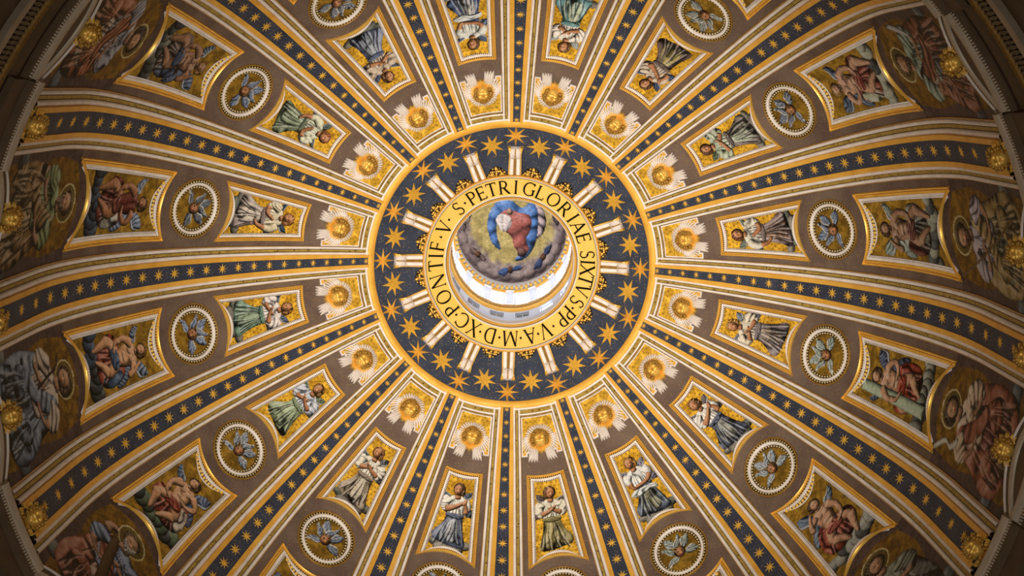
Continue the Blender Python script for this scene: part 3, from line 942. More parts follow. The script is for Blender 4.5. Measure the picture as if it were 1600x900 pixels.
# ------------------------------------------------------------------ winged cherub heads
def face_mesh(name, m, R=0.3):
    """child's face looking along +z, up is +y: brow, sockets, nose, cheeks, mouth and chin"""
    mb = MB()
    rows = []
    def bump(x, y, cx, cy_, sx, sy_):
        return math.exp(-((x - cx) / sx) ** 2 - ((y - cy_) / sy_) ** 2)
    nI, nJ = 44, 60
    for i in range(nI + 1):
        th = PI * i / nI
        row = []
        for j in range(nJ):
            a = 2 * PI * j / nJ
            x, y, z = math.sin(th) * math.cos(a), math.cos(th), math.sin(th) * math.sin(a)
            k = 1.0
            if z > 0:
                k += .34 * bump(x, y, 0, -.05, .10, .22) + .10 * bump(x, y, 0, -.16, .14, .09)
                k += .24 * (bump(x, y, -.44, -.28, .26, .24) + bump(x, y, .44, -.28, .26, .24))
                k -= .40 * (bump(x, y, -.34, .12, .20, .13) + bump(x, y, .34, .12, .20, .13))
                k += .16 * (bump(x, y, -.32, .10, .10, .06) + bump(x, y, .32, .10, .10, .06))
                k += .08 * bump(x, y, 0, .36, .5, .12)
                k += .12 * bump(x, y, 0, -.42, .16, .06) - .30 * bump(x, y, 0, -.50, .24, .05) + .07 * bump(x, y, 0, -.57, .14, .06)
                k += .10 * bump(x, y, 0, -.80, .22, .16)
            row.append((R * .92 * x * k, R * 1.08 * y * (1 + (k - 1) * .3), R * z * k))
        rows.append(row)
    mb.grid(rows, True)
    return mb.mesh(name, m, True)

def curls(name, m, R=0.3, seed=1, n=46, around=True):
    """tufts of curly hair over the brow and round the sides of the face"""
    rs = random.Random(seed)
    mb = MB()
    for i in range(n):
        a = rad(-35 + 250 * i / (n - 1)) if around else rad(20 + 140 * i / (n - 1))
        rr = R * (1.0 + .2 * rs.random())
        mb.ball((rr * math.cos(a) * .95, rr * math.sin(a) * 1.08, R * (.05 + .55 * rs.random())), (R * .26 * (1 + .3 * rs.random()), R * .24, R * .24), 8, 5)
    for i in range(7):
        mb.ball((R * rs.uniform(-.3, .3), R * (.85 + .2 * rs.random()), R * (.5 + .3 * rs.random())), R * .2, 7, 5)
    return mb.mesh(name, m, True)

def feather(mb, root, ang, length, width, h0, h1, droop=0.0):
    """one feather: rounded tongue with a raised quill"""
    ca, sa = math.cos(ang), math.sin(ang)
    rows = []
    for u, w in ((0, .45), (.25, .8), (.55, 1.0), (.8, .9), (.95, .5), (1.0, .15)):
        x0, y0 = root[0] + ca * length * u, root[1] + sa * length * u - droop * u * u
        h = h0 + (h1 - h0) * math.sin(PI * min(u * .8 + .2, 1))
        rows.append([(x0 - sa * width * w * q * -1, y0 + ca * width * w * q * -1, h - abs(q) ** 1.5 * width * 1.5) for q in (-1, -.5, 0, .5, 1)])
    mb.grid(rows)

def cherub_meshes():
    out = [('face', face_mesh('cherub_face', 'gilt_sculpt', .33)), ('hair', curls('cherub_hair', 'gilt_dark', .33, 3, 20))]
    # gilded ruff of small feathers behind the head
    mb = MB()
    for i in range(22):
        a = rad(-60 + 300 * i / 21)
        feather(mb, (.28 * math.cos(a), .30 * math.sin(a)), a, .34, .085, .06, .20)
    for i in range(-1, 2):
        feather(mb, (.07 * i, -.3), rad(-90 + 24 * i), .34, .08, .06, .18)
    out.append(('gilt_ruff', mb.mesh('gilt_ruff', 'gilt_sculpt', True)))
    for q in (1, -1):
        mb = MB()                                    # upper wing: short fan over the head
        for i in range(8):
            a = rad(86 - 70 * i / 7)
            aa = a if q > 0 else PI - a
            feather(mb, (q * .42 * math.cos(a), .02 + .52 * math.sin(a)), aa, .32 + .04 * math.sin(i * .6), .05, .02, .13)
        out.append(('upper_wing', mb.mesh('upper_wing', 'feather_white', True)))
        mb = MB()                                    # lower wing: long feathers spreading out, then sweeping down to a tip
        for i in range(9):
            u = i / 8
            a = rad(28 - 62 * u)
            aa = a if q > 0 else PI - a
            feather(mb, (q * (.48 - .20 * u), .18 - .46 * u), aa, .33 + .16 * math.sin(PI * u), .056, .02, .14, droop=.08 + .42 * u)
        for i in range(4):
            u = i / 3
            a = rad(-58 - 22 * u)
            aa = a if q > 0 else PI - a
            feather(mb, (q * (.30 - .12 * u), -.30 - .06 * u), aa, .70 - .1 * u, .06, .04, .17, droop=.08)
        out.append(('lower_wing', mb.mesh('lower_wing', 'feather_white', True)))
    return out
cherub_parts = cherub_meshes()
C_S = 25.42

# gold field behind the cherub, with stepped white border
def cherub_panel_meshes():
    sT, sB, sI = 26.95, 24.55, 24.75
    A = SP(sB, 0)
    bw = lambda s: prof(s)[0] * rad(11.25) - rib_w(5, s)
    rows = []
    for j in range(37):
        s = sI + (sT - sI) * j / 36
        rows.append([(bw(s) * .97 * (2 * i / 40 - 1), s) for i in range(41)])
    field = canvas('gold_field', rows, lambda p, k: p.gold('deb03e', 'ac8226'), 5, 25.5, .03, A)
    parts = [('gold_field', field)]
    def cross(name, m, s0, s1, h0, h1, wfun):
        mb = MB()
        rr = []
        for u in (0, .3, .7, 1):
            s = s0 + (s1 - s0) * u
            w = wfun(s)
            rr.append([SP(s, w * (2 * i / 16 - 1), h0 + (h1 - h0) * math.sin(PI * u)) for i in range(17)])
        mb.grid(rr)
        return mb.mesh(name, m, True, A)
    bq = lambda i: (lambda s: prof(s)[0] * rad(11.25) - rib_w(i, s))
    parts.append(('marble_moulding', cross('marble_moulding', 'marble', 27.55, 27.42, .13, .19, bq(1))))
    parts.append(('mosaic_band', cross('mosaic_band', 'ochre_mosaic', 27.42, 27.2, .09, .09, bq(2))))
    parts.append(('marble_moulding', cross('marble_moulding', 'marble', 27.2, 27.09, .08, .13, bq(3))))
    parts.append(('gilt_fillet', cross('gilt_fillet', 'gilt_dark', 27.09, 27.0, .05, .06, bq(5))))
    parts.append(('marble_fillet', cross('marble_fillet', 'marble', 26.98, 26.92, .04, .07, bq(5))))
    for q in (-1, 1):                                # ears: the border steps down at each lower corner
        mb = MB()
        w = bw(24.7) * .985
        line = [(w, 26.9), (bw(sB) * .985, sB), (bw(sB) - .30, sB), (bw(sB) - .30, sI), (bw(sB) - .62, sI)]
        line[0] = (bw(26.9) * .975, 26.9)
        for (x0, s0), (x1, s1) in zip(line[:-1], line[1:]):
            n = 6 if abs(s0 - s1) > 1 else 1
            for i in range(n):
                a = (x0 + (x1 - x0) * i / n, s0 + (s1 - s0) * i / n)
                b = (x0 + (x1 - x0) * (i + 1) / n, s0 + (s1 - s0) * (i + 1) / n)
                d = np.array([b[0] - a[0], b[1] - a[1]])
                d = d / np.hypot(*d)
                nn = np.array([-d[1], d[0]]) * .03
                e = d * .03
                qd = [(a[0] + nn[0] - e[0], a[1] + nn[1] - e[1]), (b[0] + nn[0] + e[0], b[1] + nn[1] + e[1]), (b[0] - nn[0] + e[0], b[1] - nn[1] + e[1]), (a[0] - nn[0] - e[0], a[1] - nn[1] - e[1])]
                mb.prism([SP(y, q * x, .0) for x, y in qd], [SP(y, q * x, .08) for x, y in qd])
        parts.append(('stepped_border', mb.mesh('stepped_border', 'marble', False, A)))
        x1_, x0_ = bw(sB) * .985, bw(sB) - .30
        mb = MB().grid([[SP(sB, q * x0_, .03), SP(sB, q * x1_, .03)], [SP(sI + .02, q * x0_, .03), SP(sI + .02, q * x1_, .03)]])
        parts.append(('gold_ear', mb.mesh('gold_ear', 'gilt_flat', False, A)))
    return A, parts
CP_A, cherub_panel_parts = cherub_panel_meshes()

# ------------------------------------------------------------------ lunette at the foot of each bay
def arch_s(x, crown=-5.0, end=-7.6, half=2.7):
    return crown - (crown - end) * min(1, abs(x) / half) ** 2
L_ANCH = SP(-7.4, 0)
def lunette_rows(nx=96, ny=110):
    rows = []
    for j in range(ny + 1):
        v = j / ny
        row = []
        for i in range(nx + 1):
            u = 2 * i / nx - 1
            s0 = arch_s(u * 2.7) + .05
            s1 = GEO_S[2] + GEO_S[5] * max(0, 1 - (u * 2.6 / 2.27) ** 2) + .1
            s = s0 + (s1 - s0) * v
            hw = prof(s)[0] * rad(11.25) - rib_w(5, s) + .03
            row.append((u * hw, s))
        rows.append(row)
    return rows
LUN, LUN_LOW = lunette_rows(136, 136), lunette_rows(60, 60)
SEEN = {2, 3, 4, 5, 10, 11, 12, 13}
def arch_band(name, m, offs, n=36):
    """archivolt strip: offs = list of (distance below the arch line, height)"""
    mb = MB()
    mb.grid([[SP(arch_s(2.75 * (2 * i / n - 1)) - d, 2.75 * (2 * i / n - 1), h) for i in range(n + 1)] for d, h in offs])
    return mb.mesh(name, m, True, L_ANCH)
arch_parts = [
    ('thin_archivolt', arch_band('thin_archivolt', 'marble', [(-.03, 0), (-.01, .10), (.05, .13), (.12, .11), (.15, .05)])),
    ('recess', arch_band('recess', 'brown_stone', [(.14, .05), (.8, .04)])),
    ('broad_archivolt', arch_band('broad_archivolt', 'travertine', [(.78, .05), (.8, .14), (1.05, .16), (1.25, .14), (1.27, .05)])),
    ('spandrel', arch_band('spandrel', 'brown_stone', [(1.26, .06), (2.6, .05)])),
]
# gilded mask: face with scrolls
def mask_meshes(R, seed):
    out = [('face', face_mesh('mask_face', 'gilt_sculpt', R)), ('hair', curls('mask_hair', 'gilt_dark', R, seed, 18))]
    for q in (1, -1):
        mb = MB()
        for i in range(7):
            a = rad(70 - 150 * i / 6)
            aa = a if q > 0 else PI - a
            feather(mb, (q * R * .8 * math.cos(a), R * .9 * math.sin(a)), aa, R * 1.1, R * .30, .04, .16)
        for i in range(9):                           # volute
            a = rad(40 * i)
            mb.ball((q * R * (1.25 + .3 * math.cos(a)), -R * .9 + R * .3 * math.sin(a), R * .35), R * .16, 6, 4)
        out.append(('scroll_wing', mb.mesh('scroll_wing', 'gilt_sculpt', True)))
    return out
crown_mask = mask_meshes(.38, 5)
rib_mask = mask_meshes(.38, 9)

# cornice block that breaks forward under each rib
def rib_block():
    w = 1.9
    def strip(name, m, prof_rz):
        mb = MB()
        A = ANCH_BLOCK
        rows = [[(r * math.sin(a), r * math.cos(a), z) for a in np.linspace(-w / 21, w / 21, 13)] for r, z in prof_rz]
        mb.grid(rows)
        for side in (0, -1):                         # ends
            pts = [row[side] for row in rows]
            back = [(21.6 * math.sin(q * w / 21), 21.6 * math.cos(q * w / 21), p[2]) for p, q in zip(pts, [(-1 if side == 0 else 1)] * len(pts))]
            mb.grid([pts, back])
        return mb.mesh(name, m, True, A)
    P = [('roll_moulding', strip('roll_moulding', 'travertine', [(21.3, 68.45), (20.95, 68.35), (20.8, 68.1), (20.78, 67.8), (20.86, 67.5), (21.0, 67.4)])),
         ('shadow_course', strip('shadow_course', 'shadow_bronze', [(21.0, 67.4), (20.96, 67.0)])),
         ('fascia', strip('fascia', 'brown_stone', [(20.95, 67.0), (20.85, 66.9), (20.85, 66.6), (21.05, 66.4), (21.1, 64.9), (21.35, 64.8)]))]
    mb = MB()
    for i in range(30):
        a = (-w + 2 * w * (i + .5) / 30) / 21
        mb.box(-.04, .04, 20.86, 21.0, 67.05, 67.36, Matrix.Rotation(-a, 4, 'Z'))
    P.append(('dentil_course', mb.mesh('dentil_course', 'travertine', False, ANCH_BLOCK)))
    return P
ANCH_BLOCK = (0, 21.0, 64.8)
block_parts = rib_block()

# ------------------------------------------------------------------ put the bays together
SMALL = {'egg_and_dart', 'bead_row', 'leaf_course', 'bead_course', 'dentil_course', 'hair', 'face_curls', 'gilt_ruff', 'upper_wing', 'lower_wing', 'scroll_wing', 'berries', 'large_buds'}
def add_parts(e, parts):
    for nm, me in parts:
        o = link(nm, me, e)
        if nm in SMALL:                              # pieces of a few pixels each, joined
            o['kind'] = 'stuff'

for k in range(16):
    t = bay_t(k)
    W = bay_words(k)
    e = thing('cherub_panel', 'gold mosaic panel with stepped white border behind cherub, ' + W, 'panel', t, CP_A, 'gold panels round the oculus')
    add_parts(e, cherub_panel_parts)
    fr = frame_at(C_S, 0, .06)
    loc = fr.to_translation()
    e = thing('winged_cherub', 'gilded cherub head with white feather wings, ' + W, 'cherub', t, tuple(loc), 'winged cherub heads round the oculus')
    fl = fr.copy()
    fl.translation = (0, 0, 0)
    tiltk = random.Random(200 + k).uniform(-9, 9)
    for nm, me in cherub_parts:
        off = Matrix.Translation((0, -.02, .20)) if nm in ('face', 'hair') else Matrix.Identity(4)
        tl = Matrix.Rotation(rad(tiltk), 4, 'Z') @ Matrix.Rotation(rad(10), 4, 'X') if nm in ('face', 'hair') else Matrix.Identity(4)
        if nm == 'hair':
            o = link(nm, me, face)
        else:
            o = link(nm, me, e, mat4=fl @ off @ tl @ Matrix.Scale(1.24, 4))
            face = o if nm == 'face' else face
        if nm in SMALL:
            o['kind'] = 'stuff'
    # kneeling angel
    e = thing('angel_panel', 'framed kneeling ' + ANGELS[k][8] + ', ' + W, 'mosaic', t, A_ANCH, 'framed kneeling angels')
    add_parts(e, fp_a)
    o = link('mosaic_picture', canvas('angel_picture', canvas_rows(.43, GEO_A, 76, 124), paint_angel, k, 20.3, .015, A_ANCH), e)
    o['label'] = 'kneeling ' + ANGELS[k][8] + ' on gold ground'
    # roundel
    e = thing('seraph_roundel', 'round mosaic of a winged head in white ring, ' + W, 'roundel', t, R_ANCH, 'roundels with winged heads')
    add_parts(e, roundel_parts)
    link('mosaic_picture', canvas('seraph_picture', roundel_rows(), paint_seraph, k, R_S, .015, R_ANCH, .88), e)
    # seated angel
    e = thing('seated_angel_panel', 'large framed ' + SEATED[k][7] + ', ' + W, 'mosaic', t, S_ANCH, 'large framed seated angels')
    add_parts(e, fp_s)
    o = link('mosaic_picture', canvas('seated_picture', canvas_rows(.54, GEO_S, *((104, 120) if k in SEEN else (48, 56))), paint_seated, k, 9.2, .015, S_ANCH), e)
    o['label'] = SEATED[k][7] + ' on dark gold ground'
    # lunette
    lab = SAINTS[k][6]
    e = thing('saint_lunette', 'lunette, ' + lab + ', ' + W, 'mosaic', t, L_ANCH, 'lunette mosaics at the foot of the dome')
    link('mosaic_picture', canvas('saint_picture', LUN if k in SEEN else LUN_LOW, paint_saint, k, 0.0, .03, L_ANCH), e)
    add_parts(e, arch_parts)
    fr = frame_at(-5.05, 0, .16)
    e = thing('gilded_mask', 'gilded winged mask on the arch crown, ' + W, 'mask', t, tuple(fr.to_translation()), 'gilded masks on the arches')
    fr.translation = (0, 0, 0)
    for nm, me in crown_mask:
        if nm == 'hair':
            o = link(nm, me, face)
        else:
            o = link(nm, me, e, mat4=fr @ Matrix.Rotation(rad(42), 4, 'X') @ (Matrix.Translation((0, 0, .16)) if nm == 'face' else Matrix.Identity(4)))
            face = o if nm == 'face' else face
        if nm in SMALL:
            o['kind'] = 'stuff'
    # foot of the rib
    tr = rib_t(k)
    e = thing('cornice_block', 'pale stone cornice block jutting under the rib at ' + CLOCK[k], 'cornice', tr, ANCH_BLOCK, 'cornice blocks under the ribs')
    add_parts(e, block_parts)
    fr = frame_at(-6.6, 0, .42)
    e = thing('gilded_lion_mask', 'gilded curly mask at the foot of the rib at ' + CLOCK[k], 'mask', tr, tuple(fr.to_translation()), 'gilded masks at the rib feet')
    fr.translation = (0, 0, 0)
    for nm, me in rib_mask:
        if nm == 'hair':
            o = link(nm, me, face)
        else:
            o = link(nm, me, e, mat4=fr @ Matrix.Rotation(rad(42), 4, 'X') @ (Matrix.Translation((0, 0, .16)) if nm == 'face' else Matrix.Identity(4)))
            face = o if nm == 'face' else face
        if nm in SMALL:
            o['kind'] = 'stuff'

# ------------------------------------------------------------------ blue star ring round the oculus
sA, sB_ = 27.62, s_of_r(5.02)
pf = []
for i in range(15):
    r, z, nr, nz = prof(sA + (sB_ - sA) * i / 14)
    pf.append((r + nr * .05, z + nz * .05))
o = link('star_ring', lathe(pf, 192).mesh('star_ring', 'blue_mosaic'))
o['label'] = 'dark blue mosaic ring with gold dots round the oculus'
o['category'] = 'mosaic'
pf = []
for s, h in ((27.98, .05), (27.97, .14), (27.9, .2), (27.75, .22), (27.62, .2), (27.55, .14), (27.54, 0)):
    r, z, nr, nz = prof(s)
    pf.append((r + nr * h, z + nz * h))
o = link('gilt_rim_ring', lathe(pf, 192).mesh('gilt_rim_ring', 'gilt_flat'))
o['label'] = 'flat gilded band round the outer edge of the blue ring'
o['category'] = 'moulding'

RELIEF = star_mesh('relief_star', 'gilt_flat', .72, .23, .24, True, base=.03)
FLAT = star_mesh('flat_star', 'ring_star_gold', .72, .28, .05, False)
for k in range(16):
    fr = frame_at(s_of_r(7.42), 0, .05)
    p = tuple(fr.to_translation())
    e = thing('relief_star', 'ridged gilded star beyond the bracket at ' + CLOCK[k], 'star', rib_t(k), p, 'ridged stars round the oculus')
    fr.translation = (0, 0, 0)
    link('star_body', RELIEF, e, mat4=fr)
    fr = frame_at(s_of_r(6.93), 0, .055)
    p = tuple(fr.to_translation())
    e = thing('flat_star', 'flat gold mosaic star on the blue ring, ' + bay_words(k), 'star', bay_t(k), p, 'flat stars round the oculus')
    fr.translation = (0, 0, 0)
    link('star_body', FLAT, e, mat4=fr @ Matrix.Rotation(rad(random.Random(k).uniform(-14, 14)), 4, 'Z'))

# ------------------------------------------------------------------ brackets and flower clusters
s0_, s1_ = s_of_r(6.78), s_of_r(5.08)
B_ANCH = SP(s0_, 0)
def bh(u):
    return .30 + .16 * math.sin(PI * min(u * 3, 1)) * (1 - u) + .24 * max(u, 0) ** 1.3
def bw_(u):
    return 1.0 + .18 * max(0, 1 - u * 6) + .12 * u
def bracket_strip(name, m, sect, u0=0.0, u1=1.0, n=18, cap=True):
    mb = MB()
    rows = []
    for i in range(n + 1):
        u = u0 + (u1 - u0) * i / n
        s = s0_ + (s1_ - s0_) * u
        rows.append([SP(s, x * bw_(u), h) for x, h in sect(u)])
    mb.grid(rows)
    if cap:
        mb.poly(rows[0][::-1])
        mb.poly(rows[-1])
    return mb.mesh(name, m, True, B_ANCH)
bracket_parts = []
for q in (-1, 1):
    bracket_parts.append(('marble_scroll', bracket_strip('marble_scroll', 'marble', lambda u, q=q: [(q * .075, .0)] + [(q * (.18 - .11 * math.cos(a)), bh(u) - .02 + .10 * math.sin(a)) for a in np.linspace(0, PI, 8)] + [(q * .29, 0)])))
    bracket_parts.append(('gilt_edge', bracket_strip('gilt_edge', 'gilt', lambda u, q=q: [(q * .285, 0), (q * .285, bh(u) - .03), (q * .35, bh(u) - .05), (q * .36, 0)])))
    bracket_parts.append(('foot_scroll', bracket_strip('foot_scroll', 'gilt', lambda u, q=q: [(q * .22, 0), (q * .22, bh(u) + .08), (q * .34, bh(u) + .04), (q * .38, bh(u) - .08), (q * .38, 0)], -.03, .05, 2)))
bracket_parts.append(('gilt_channel', bracket_strip('gilt_channel', 'gilt_dark', lambda u: [(-.08, bh(u) - .06), (0, bh(u) - .02), (.08, bh(u) - .06)], cap=False)))
bracket_parts.append(('grey_collar', bracket_strip('grey_collar', 'travertine', lambda u: [(-.31, 0), (-.31, bh(u) + .0), (-.18, bh(u) + .10), (0, bh(u) + .02), (.18, bh(u) + .10), (.31, bh(u) + .0), (.31, 0)], .27, .31, 2)))
bracket_parts.append(('foot_block', bracket_strip('foot_block', 'marble', lambda u: [(-.29, 0), (-.29, bh(u) + .0), (-.18, bh(u) + .13), (-.06, bh(u) + .02), (0, bh(u) - .1), (.06, bh(u) + .02), (.18, bh(u) + .13), (.29, bh(u) + .0), (.29, 0)], -.01, .26, 6)))

CL_ANCH = SP(s_of_r(5.3), 0)
def cluster():
    rs = random.Random(11)
    mb, back, drops = MB(), MB(), MB()
    sI, sO = s_of_r(4.95), s_of_r(5.72)
    for j in range(8):
        v = j / 7
        w = .62 * (1 - v ** 2.2) + .06
        n = max(1, int(11 * w / .6))
        for i in range(n):
            x = (-w + 2 * w * (i + .5) / n) + rs.uniform(-.02, .02)
            s = sI + (sO - sI) * v
            mb.ball((0, 0, 0), rs.uniform(.058, .085), 6, 4, frame_at(s, x, .34 - .14 * v + rs.uniform(-.05, .06)))
    pts = [(-.66, sI), (.66, sI), (.62, sI + (sO - sI) * .35), (.35, sI + (sO - sI) * .8), (.0, sO), (-.35, sI + (sO - sI) * .8), (-.62, sI + (sO - sI) * .35)]
    back.prism([SP(s, x, 0) for x, s in pts], [SP(s, x * .96, .3) for x, s in pts])  # backing coloured dark to give the shade between the berries
    for x in (-.3, 0, .3):
        drops.ball((0, 0, 0), (.10, .12, .10), 8, 5, frame_at(sI + (sO - sI) * (.55 if x else .92), x, .36 if x else .25))
    return [('shade_backing', back.mesh('shade_backing', 'shadow_bronze', False, CL_ANCH)), ('berries', mb.mesh('berries', 'gilt_sculpt', True, CL_ANCH)), ('large_buds', drops.mesh('large_buds', 'gilt', True, CL_ANCH))]
cluster_parts = cluster()
for k in range(16):
    e = thing('scroll_bracket', 'double white marble bracket with gilt edges, at ' + CLOCK[k], 'bracket', rib_t(k), B_ANCH, 'brackets round the lettered ring')
    add_parts(e, bracket_parts)
    e = thing('flower_cluster', 'gilded cluster of flowers between brackets, ' + bay_words(k), 'ornament', bay_t(k), CL_ANCH, 'flower clusters round the lettered ring')
    add_parts(e, cluster_parts)

# ------------------------------------------------------------------ lettered ring
CR0, CZ0, CR1, CZ1 = 5.04, 99.8, 3.66, 100.95
def cone(r):
    return CZ0 + (CZ1 - CZ0) * (CR0 - r) / (CR0 - CR1)
ring = link('lettered_ring', None, None, (0, 0, 99.6))
ring['label'] = 'bright gold ring with dark Roman letters round the lantern opening'
ring['category'] = 'inscription'
def ring_part(name, m, pf):
    return link(name, lathe(pf, 192).mesh(name, m, True, (0, 0, 99.6)), ring)
letter_band = ring_part('letter_band', 'bright_gilt', [(4.93, cone(4.93)), (3.9, cone(3.9))])
ring_part('outer_gilt_moulding', 'gilt_flat', [(5.02, 100.7), (5.14, 100.1), (5.14, 99.85), (5.09, 99.72), (5.04, 99.74), (5.03, 99.80)])
ring_part('outer_marble_moulding', 'marble', [(5.04, 99.78), (5.0, 99.70), (4.96, 99.76), (4.95, 99.86)])
ring_part('outer_fillet', 'brown_stone', [(4.955, 99.84), (4.925, cone(4.925) - .02)])
ring_part('inner_marble_moulding', 'marble', [(3.92, cone(3.92)), (3.9, cone(3.9) - .1), (3.85, cone(3.85) - .12), (3.82, cone(3.82))])
ring_part('inner_fillet', 'brown_stone', [(3.825, cone(3.825)), (3.79, cone(3.79) - .02)])
ring_part('inner_gilt_moulding', 'gilt_flat', [(3.795, cone(3.795)), (3.76, cone(3.76) - .08), (3.70, cone(3.70) - .08), (3.66, cone(3.66))])
ring_part('inner_lip', 'marble', [(3.665, cone(3.665)), (3.63, cone(3.63)), (3.63, 102.3), (4.2, 102.4)])
ring_part('reveal', 'travertine', [(4.2, 102.4), (4.12, 104.5)])

def glyph(ch):
    """Roman capital, height 1, origin at its centre: list of stroke outlines"""
    TH, TN, SF = .135, .062, .055
    Q = []
    def bar(x0, y0, x1, y1, w):
        d = np.array([x1 - x0, y1 - y0], float)
        d /= np.hypot(*d)
        n = np.array([-d[1], d[0]]) * w / 2
        Q.append([(x0 + n[0], y0 + n[1]), (x1 + n[0], y1 + n[1]), (x1 - n[0], y1 - n[1]), (x0 - n[0], y0 - n[1])])
    def serif(x, y, w=.26):
        q = -1 if y < .5 else 1
        Q.append([(x - w / 2, y), (x + w / 2, y), (x + .06, y - q * SF), (x - .06, y - q * SF)][::q])
    def arc(cx, cy_, rx, ry, a0, a1, n=14, th=TH, tn=TN):
        prev = None
        for i in range(n + 1):
            a = rad(a0 + (a1 - a0) * i / n)
            w = tn + (th - tn) * abs(math.cos(a)) ** 1.5
            po = (cx + (rx) * math.cos(a), cy_ + (ry) * math.sin(a))
            pi_ = (cx + (rx - w) * math.cos(a), cy_ + (ry - tn - (w - tn) * .3) * math.sin(a))
            if prev:
                Q.append([prev[0], po, pi_, prev[1]])
            prev = (po, pi_)
    if ch == 'I':
        bar(0, 0, 0, 1, TH); serif(0, 0); serif(0, 1)
    elif ch == 'L':
        bar(-.2, 0, -.2, 1, TH); serif(-.2, 0, .2); serif(-.2, 1); bar(-.2, .025, .3, .025, TN); bar(.28, 0, .31, .2, TN)
    elif ch == 'E' or ch == 'F':
        bar(-.2, 0, -.2, 1, TH); serif(-.2, 1, .2); bar(-.2, .975, .25, .975, TN); bar(.24, .83, .24, 1, TN); bar(-.2, .52, .18, .52, TN); bar(.18, .44, .18, .6, TN)
        serif(-.2, 0, .26)
        if ch == 'E':
            bar(-.2, .025, .28, .025, TN); bar(.27, 0, .29, .18, TN)
    elif ch == 'T':
        bar(0, 0, 0, 1, TH); serif(0, 0, .28); bar(-.36, .97, .36, .97, TN); bar(-.35, .82, -.34, 1, TN); bar(.35, .82, .34, 1, TN)
    elif ch in 'PR':
        bar(-.22, 0, -.22, 1, TH); serif(-.22, 0, .28); serif(-.22, 1, .24); bar(-.22, .975, .02, .975, TN); bar(-.22, .47, .02, .47, TN)
        arc(0, .72, .28, .28, -90, 90)
        if ch == 'R':
            bar(.0, .48, .36, .02, TH); bar(.3, .025, .46, .025, TN)
    elif ch == 'D':
        bar(-.3, 0, -.3, 1, TH); bar(-.38, .975, 0, .975, TN); bar(-.38, .025, 0, .025, TN); arc(-.02, .5, .42, .5, -90, 90)
    elif ch == 'O':
        arc(0, .5, .47, .52, 0, 360, 28)
    elif ch in 'CG':
        arc(.05, .5, .47, .52, 48, 312, 22)
        if ch == 'G':
            bar(.34, .05, .34, .45, TH); serif(.34, .45 + .55, .0001); bar(.22, .45, .46, .45, TN)
        else:
            bar(.36, .08, .38, .22, TN)
        bar(.36, .78, .38, .95, TN)
    elif ch == 'S':
        arc(0, .75, .24, .27, 40, 250, 14, .10); arc(0, .255, .26, .275, -140, 72, 14, .10)
        bar(-.06, .555, .1, .47, .11); bar(.2, .8, .22, .95, TN); bar(-.23, .05, -.22, .2, TN)
    elif ch == 'A':
        bar(-.34, 0, 0, 1, TN); bar(-.01, 1, .34, 0, TH); bar(-.2, .34, .2, .34, TN); serif(-.34, 0, .2); serif(.35, 0, .24)
    elif ch == 'V':
        bar(-.34, 1, 0, 0, TH); bar(.0, 0, .34, 1, TN); serif(-.35, 1, .24); serif(.34, 1, .2)
    elif ch == 'X':
        bar(-.33, 1, .33, 0, TH); bar(-.33, 0, .33, 1, TN); serif(-.34, 1, .22); serif(.34, 0, .24); serif(-.34, 0, .2); serif(.34, 1, .2)
    elif ch == 'N':
        bar(-.36, 0, -.36, 1, TN); bar(.36, 0, .36, 1, TN); bar(-.38, 1, .36, 0, TH); serif(-.36, 0, .2); serif(.36, 1, .2)
    elif ch == 'M':
        bar(-.46, 0, -.38, 1, TN); bar(.38, 1, .46, 0, TH); bar(-.38, 1, 0, .05, TH); bar(0, .05, .38, 1, TN); serif(-.46, 0, .2); serif(.46, 0, .26)
    elif ch == '.':
        Q.append([(-.09, .5), (0, .4), (.09, .5), (0, .6)])
    elif ch == '^':
        Q.append([(-.1, .38), (.1, .38), (0, .58)])
    mb = MB()
    for q in Q:
        mb.prism([(x, y - .5, 0) for x, y in q], [(x, y - .5, .03) for x, y in q])
    return mb.mesh('letter', 'letter_bronze', False)
TEXT = [('S', 313.9), ('.', 320.4), ('P', 327.2), ('E', 334.6), ('T', 342.9), ('R', 352.0), ('I', 1.3), ('G', 11.2), ('L', 20.6), ('O', 31.4), ('R', 42.1), ('I', 51.6), ('A', 59.4), ('E', 68.6),
        ('S', 81.6), ('I', 87.4), ('X', 93.7), ('T', 101.2), ('V', 109.2), ('S', 118.8), ('.', 124.6), ('P', 129.8), ('P', 137.0), ('.', 144.6), ('V', 151.8), ('.', 157.6), ('A', 163.6),
        ('.', 171.2), ('M', 179.0), ('.', 187.4), ('D', 194.8), ('.', 202.6), ('X', 208.2), ('C', 218.4), ('.', 225.0), ('P', 230.6), ('O', 241.4), ('N', 254.2), ('T', 266.2), ('I', 273.6),
        ('F', 281.0), ('^', 288.4), ('V', 296.2), ('.', 303.0)]
GL = {}
slope = math.hypot(CR0 - CR1, CZ1 - CZ0)
cr_, cz_ = (CR0 - CR1) / slope, (CZ1 - CZ0) / slope
for ch, ang in TEXT:
    if ch not in GL:
        GL[ch] = glyph(ch)
    t = PHI + rad(ang)
    r = 4.42
    er = Vector((-math.sin(t), math.cos(t), 0))
    ex = Vector((-math.cos(t), -math.sin(t), 0))          # clockwise as seen from below
    ey = er * cr_ - Vector((0, 0, 1)) * cz_               # outwards and down the cone
    ez = ex.cross(ey)
    p = er * r + Vector((0, 0, cone(r))) + ez * .005 - Vector((0, 0, 99.6))
    hh, ww = .80 / cr_, .80
    Mx = Matrix(((ex.x * ww, ey.x * hh, ez.x, p.x), (ex.y * ww, ey.y * hh, ez.y, p.y), (ex.z * ww, ey.z * hh, ez.z, p.z), (0, 0, 0, 1)))
    link('dot' if ch in '.^' else 'letter', GL[ch], letter_band, mat4=Mx)

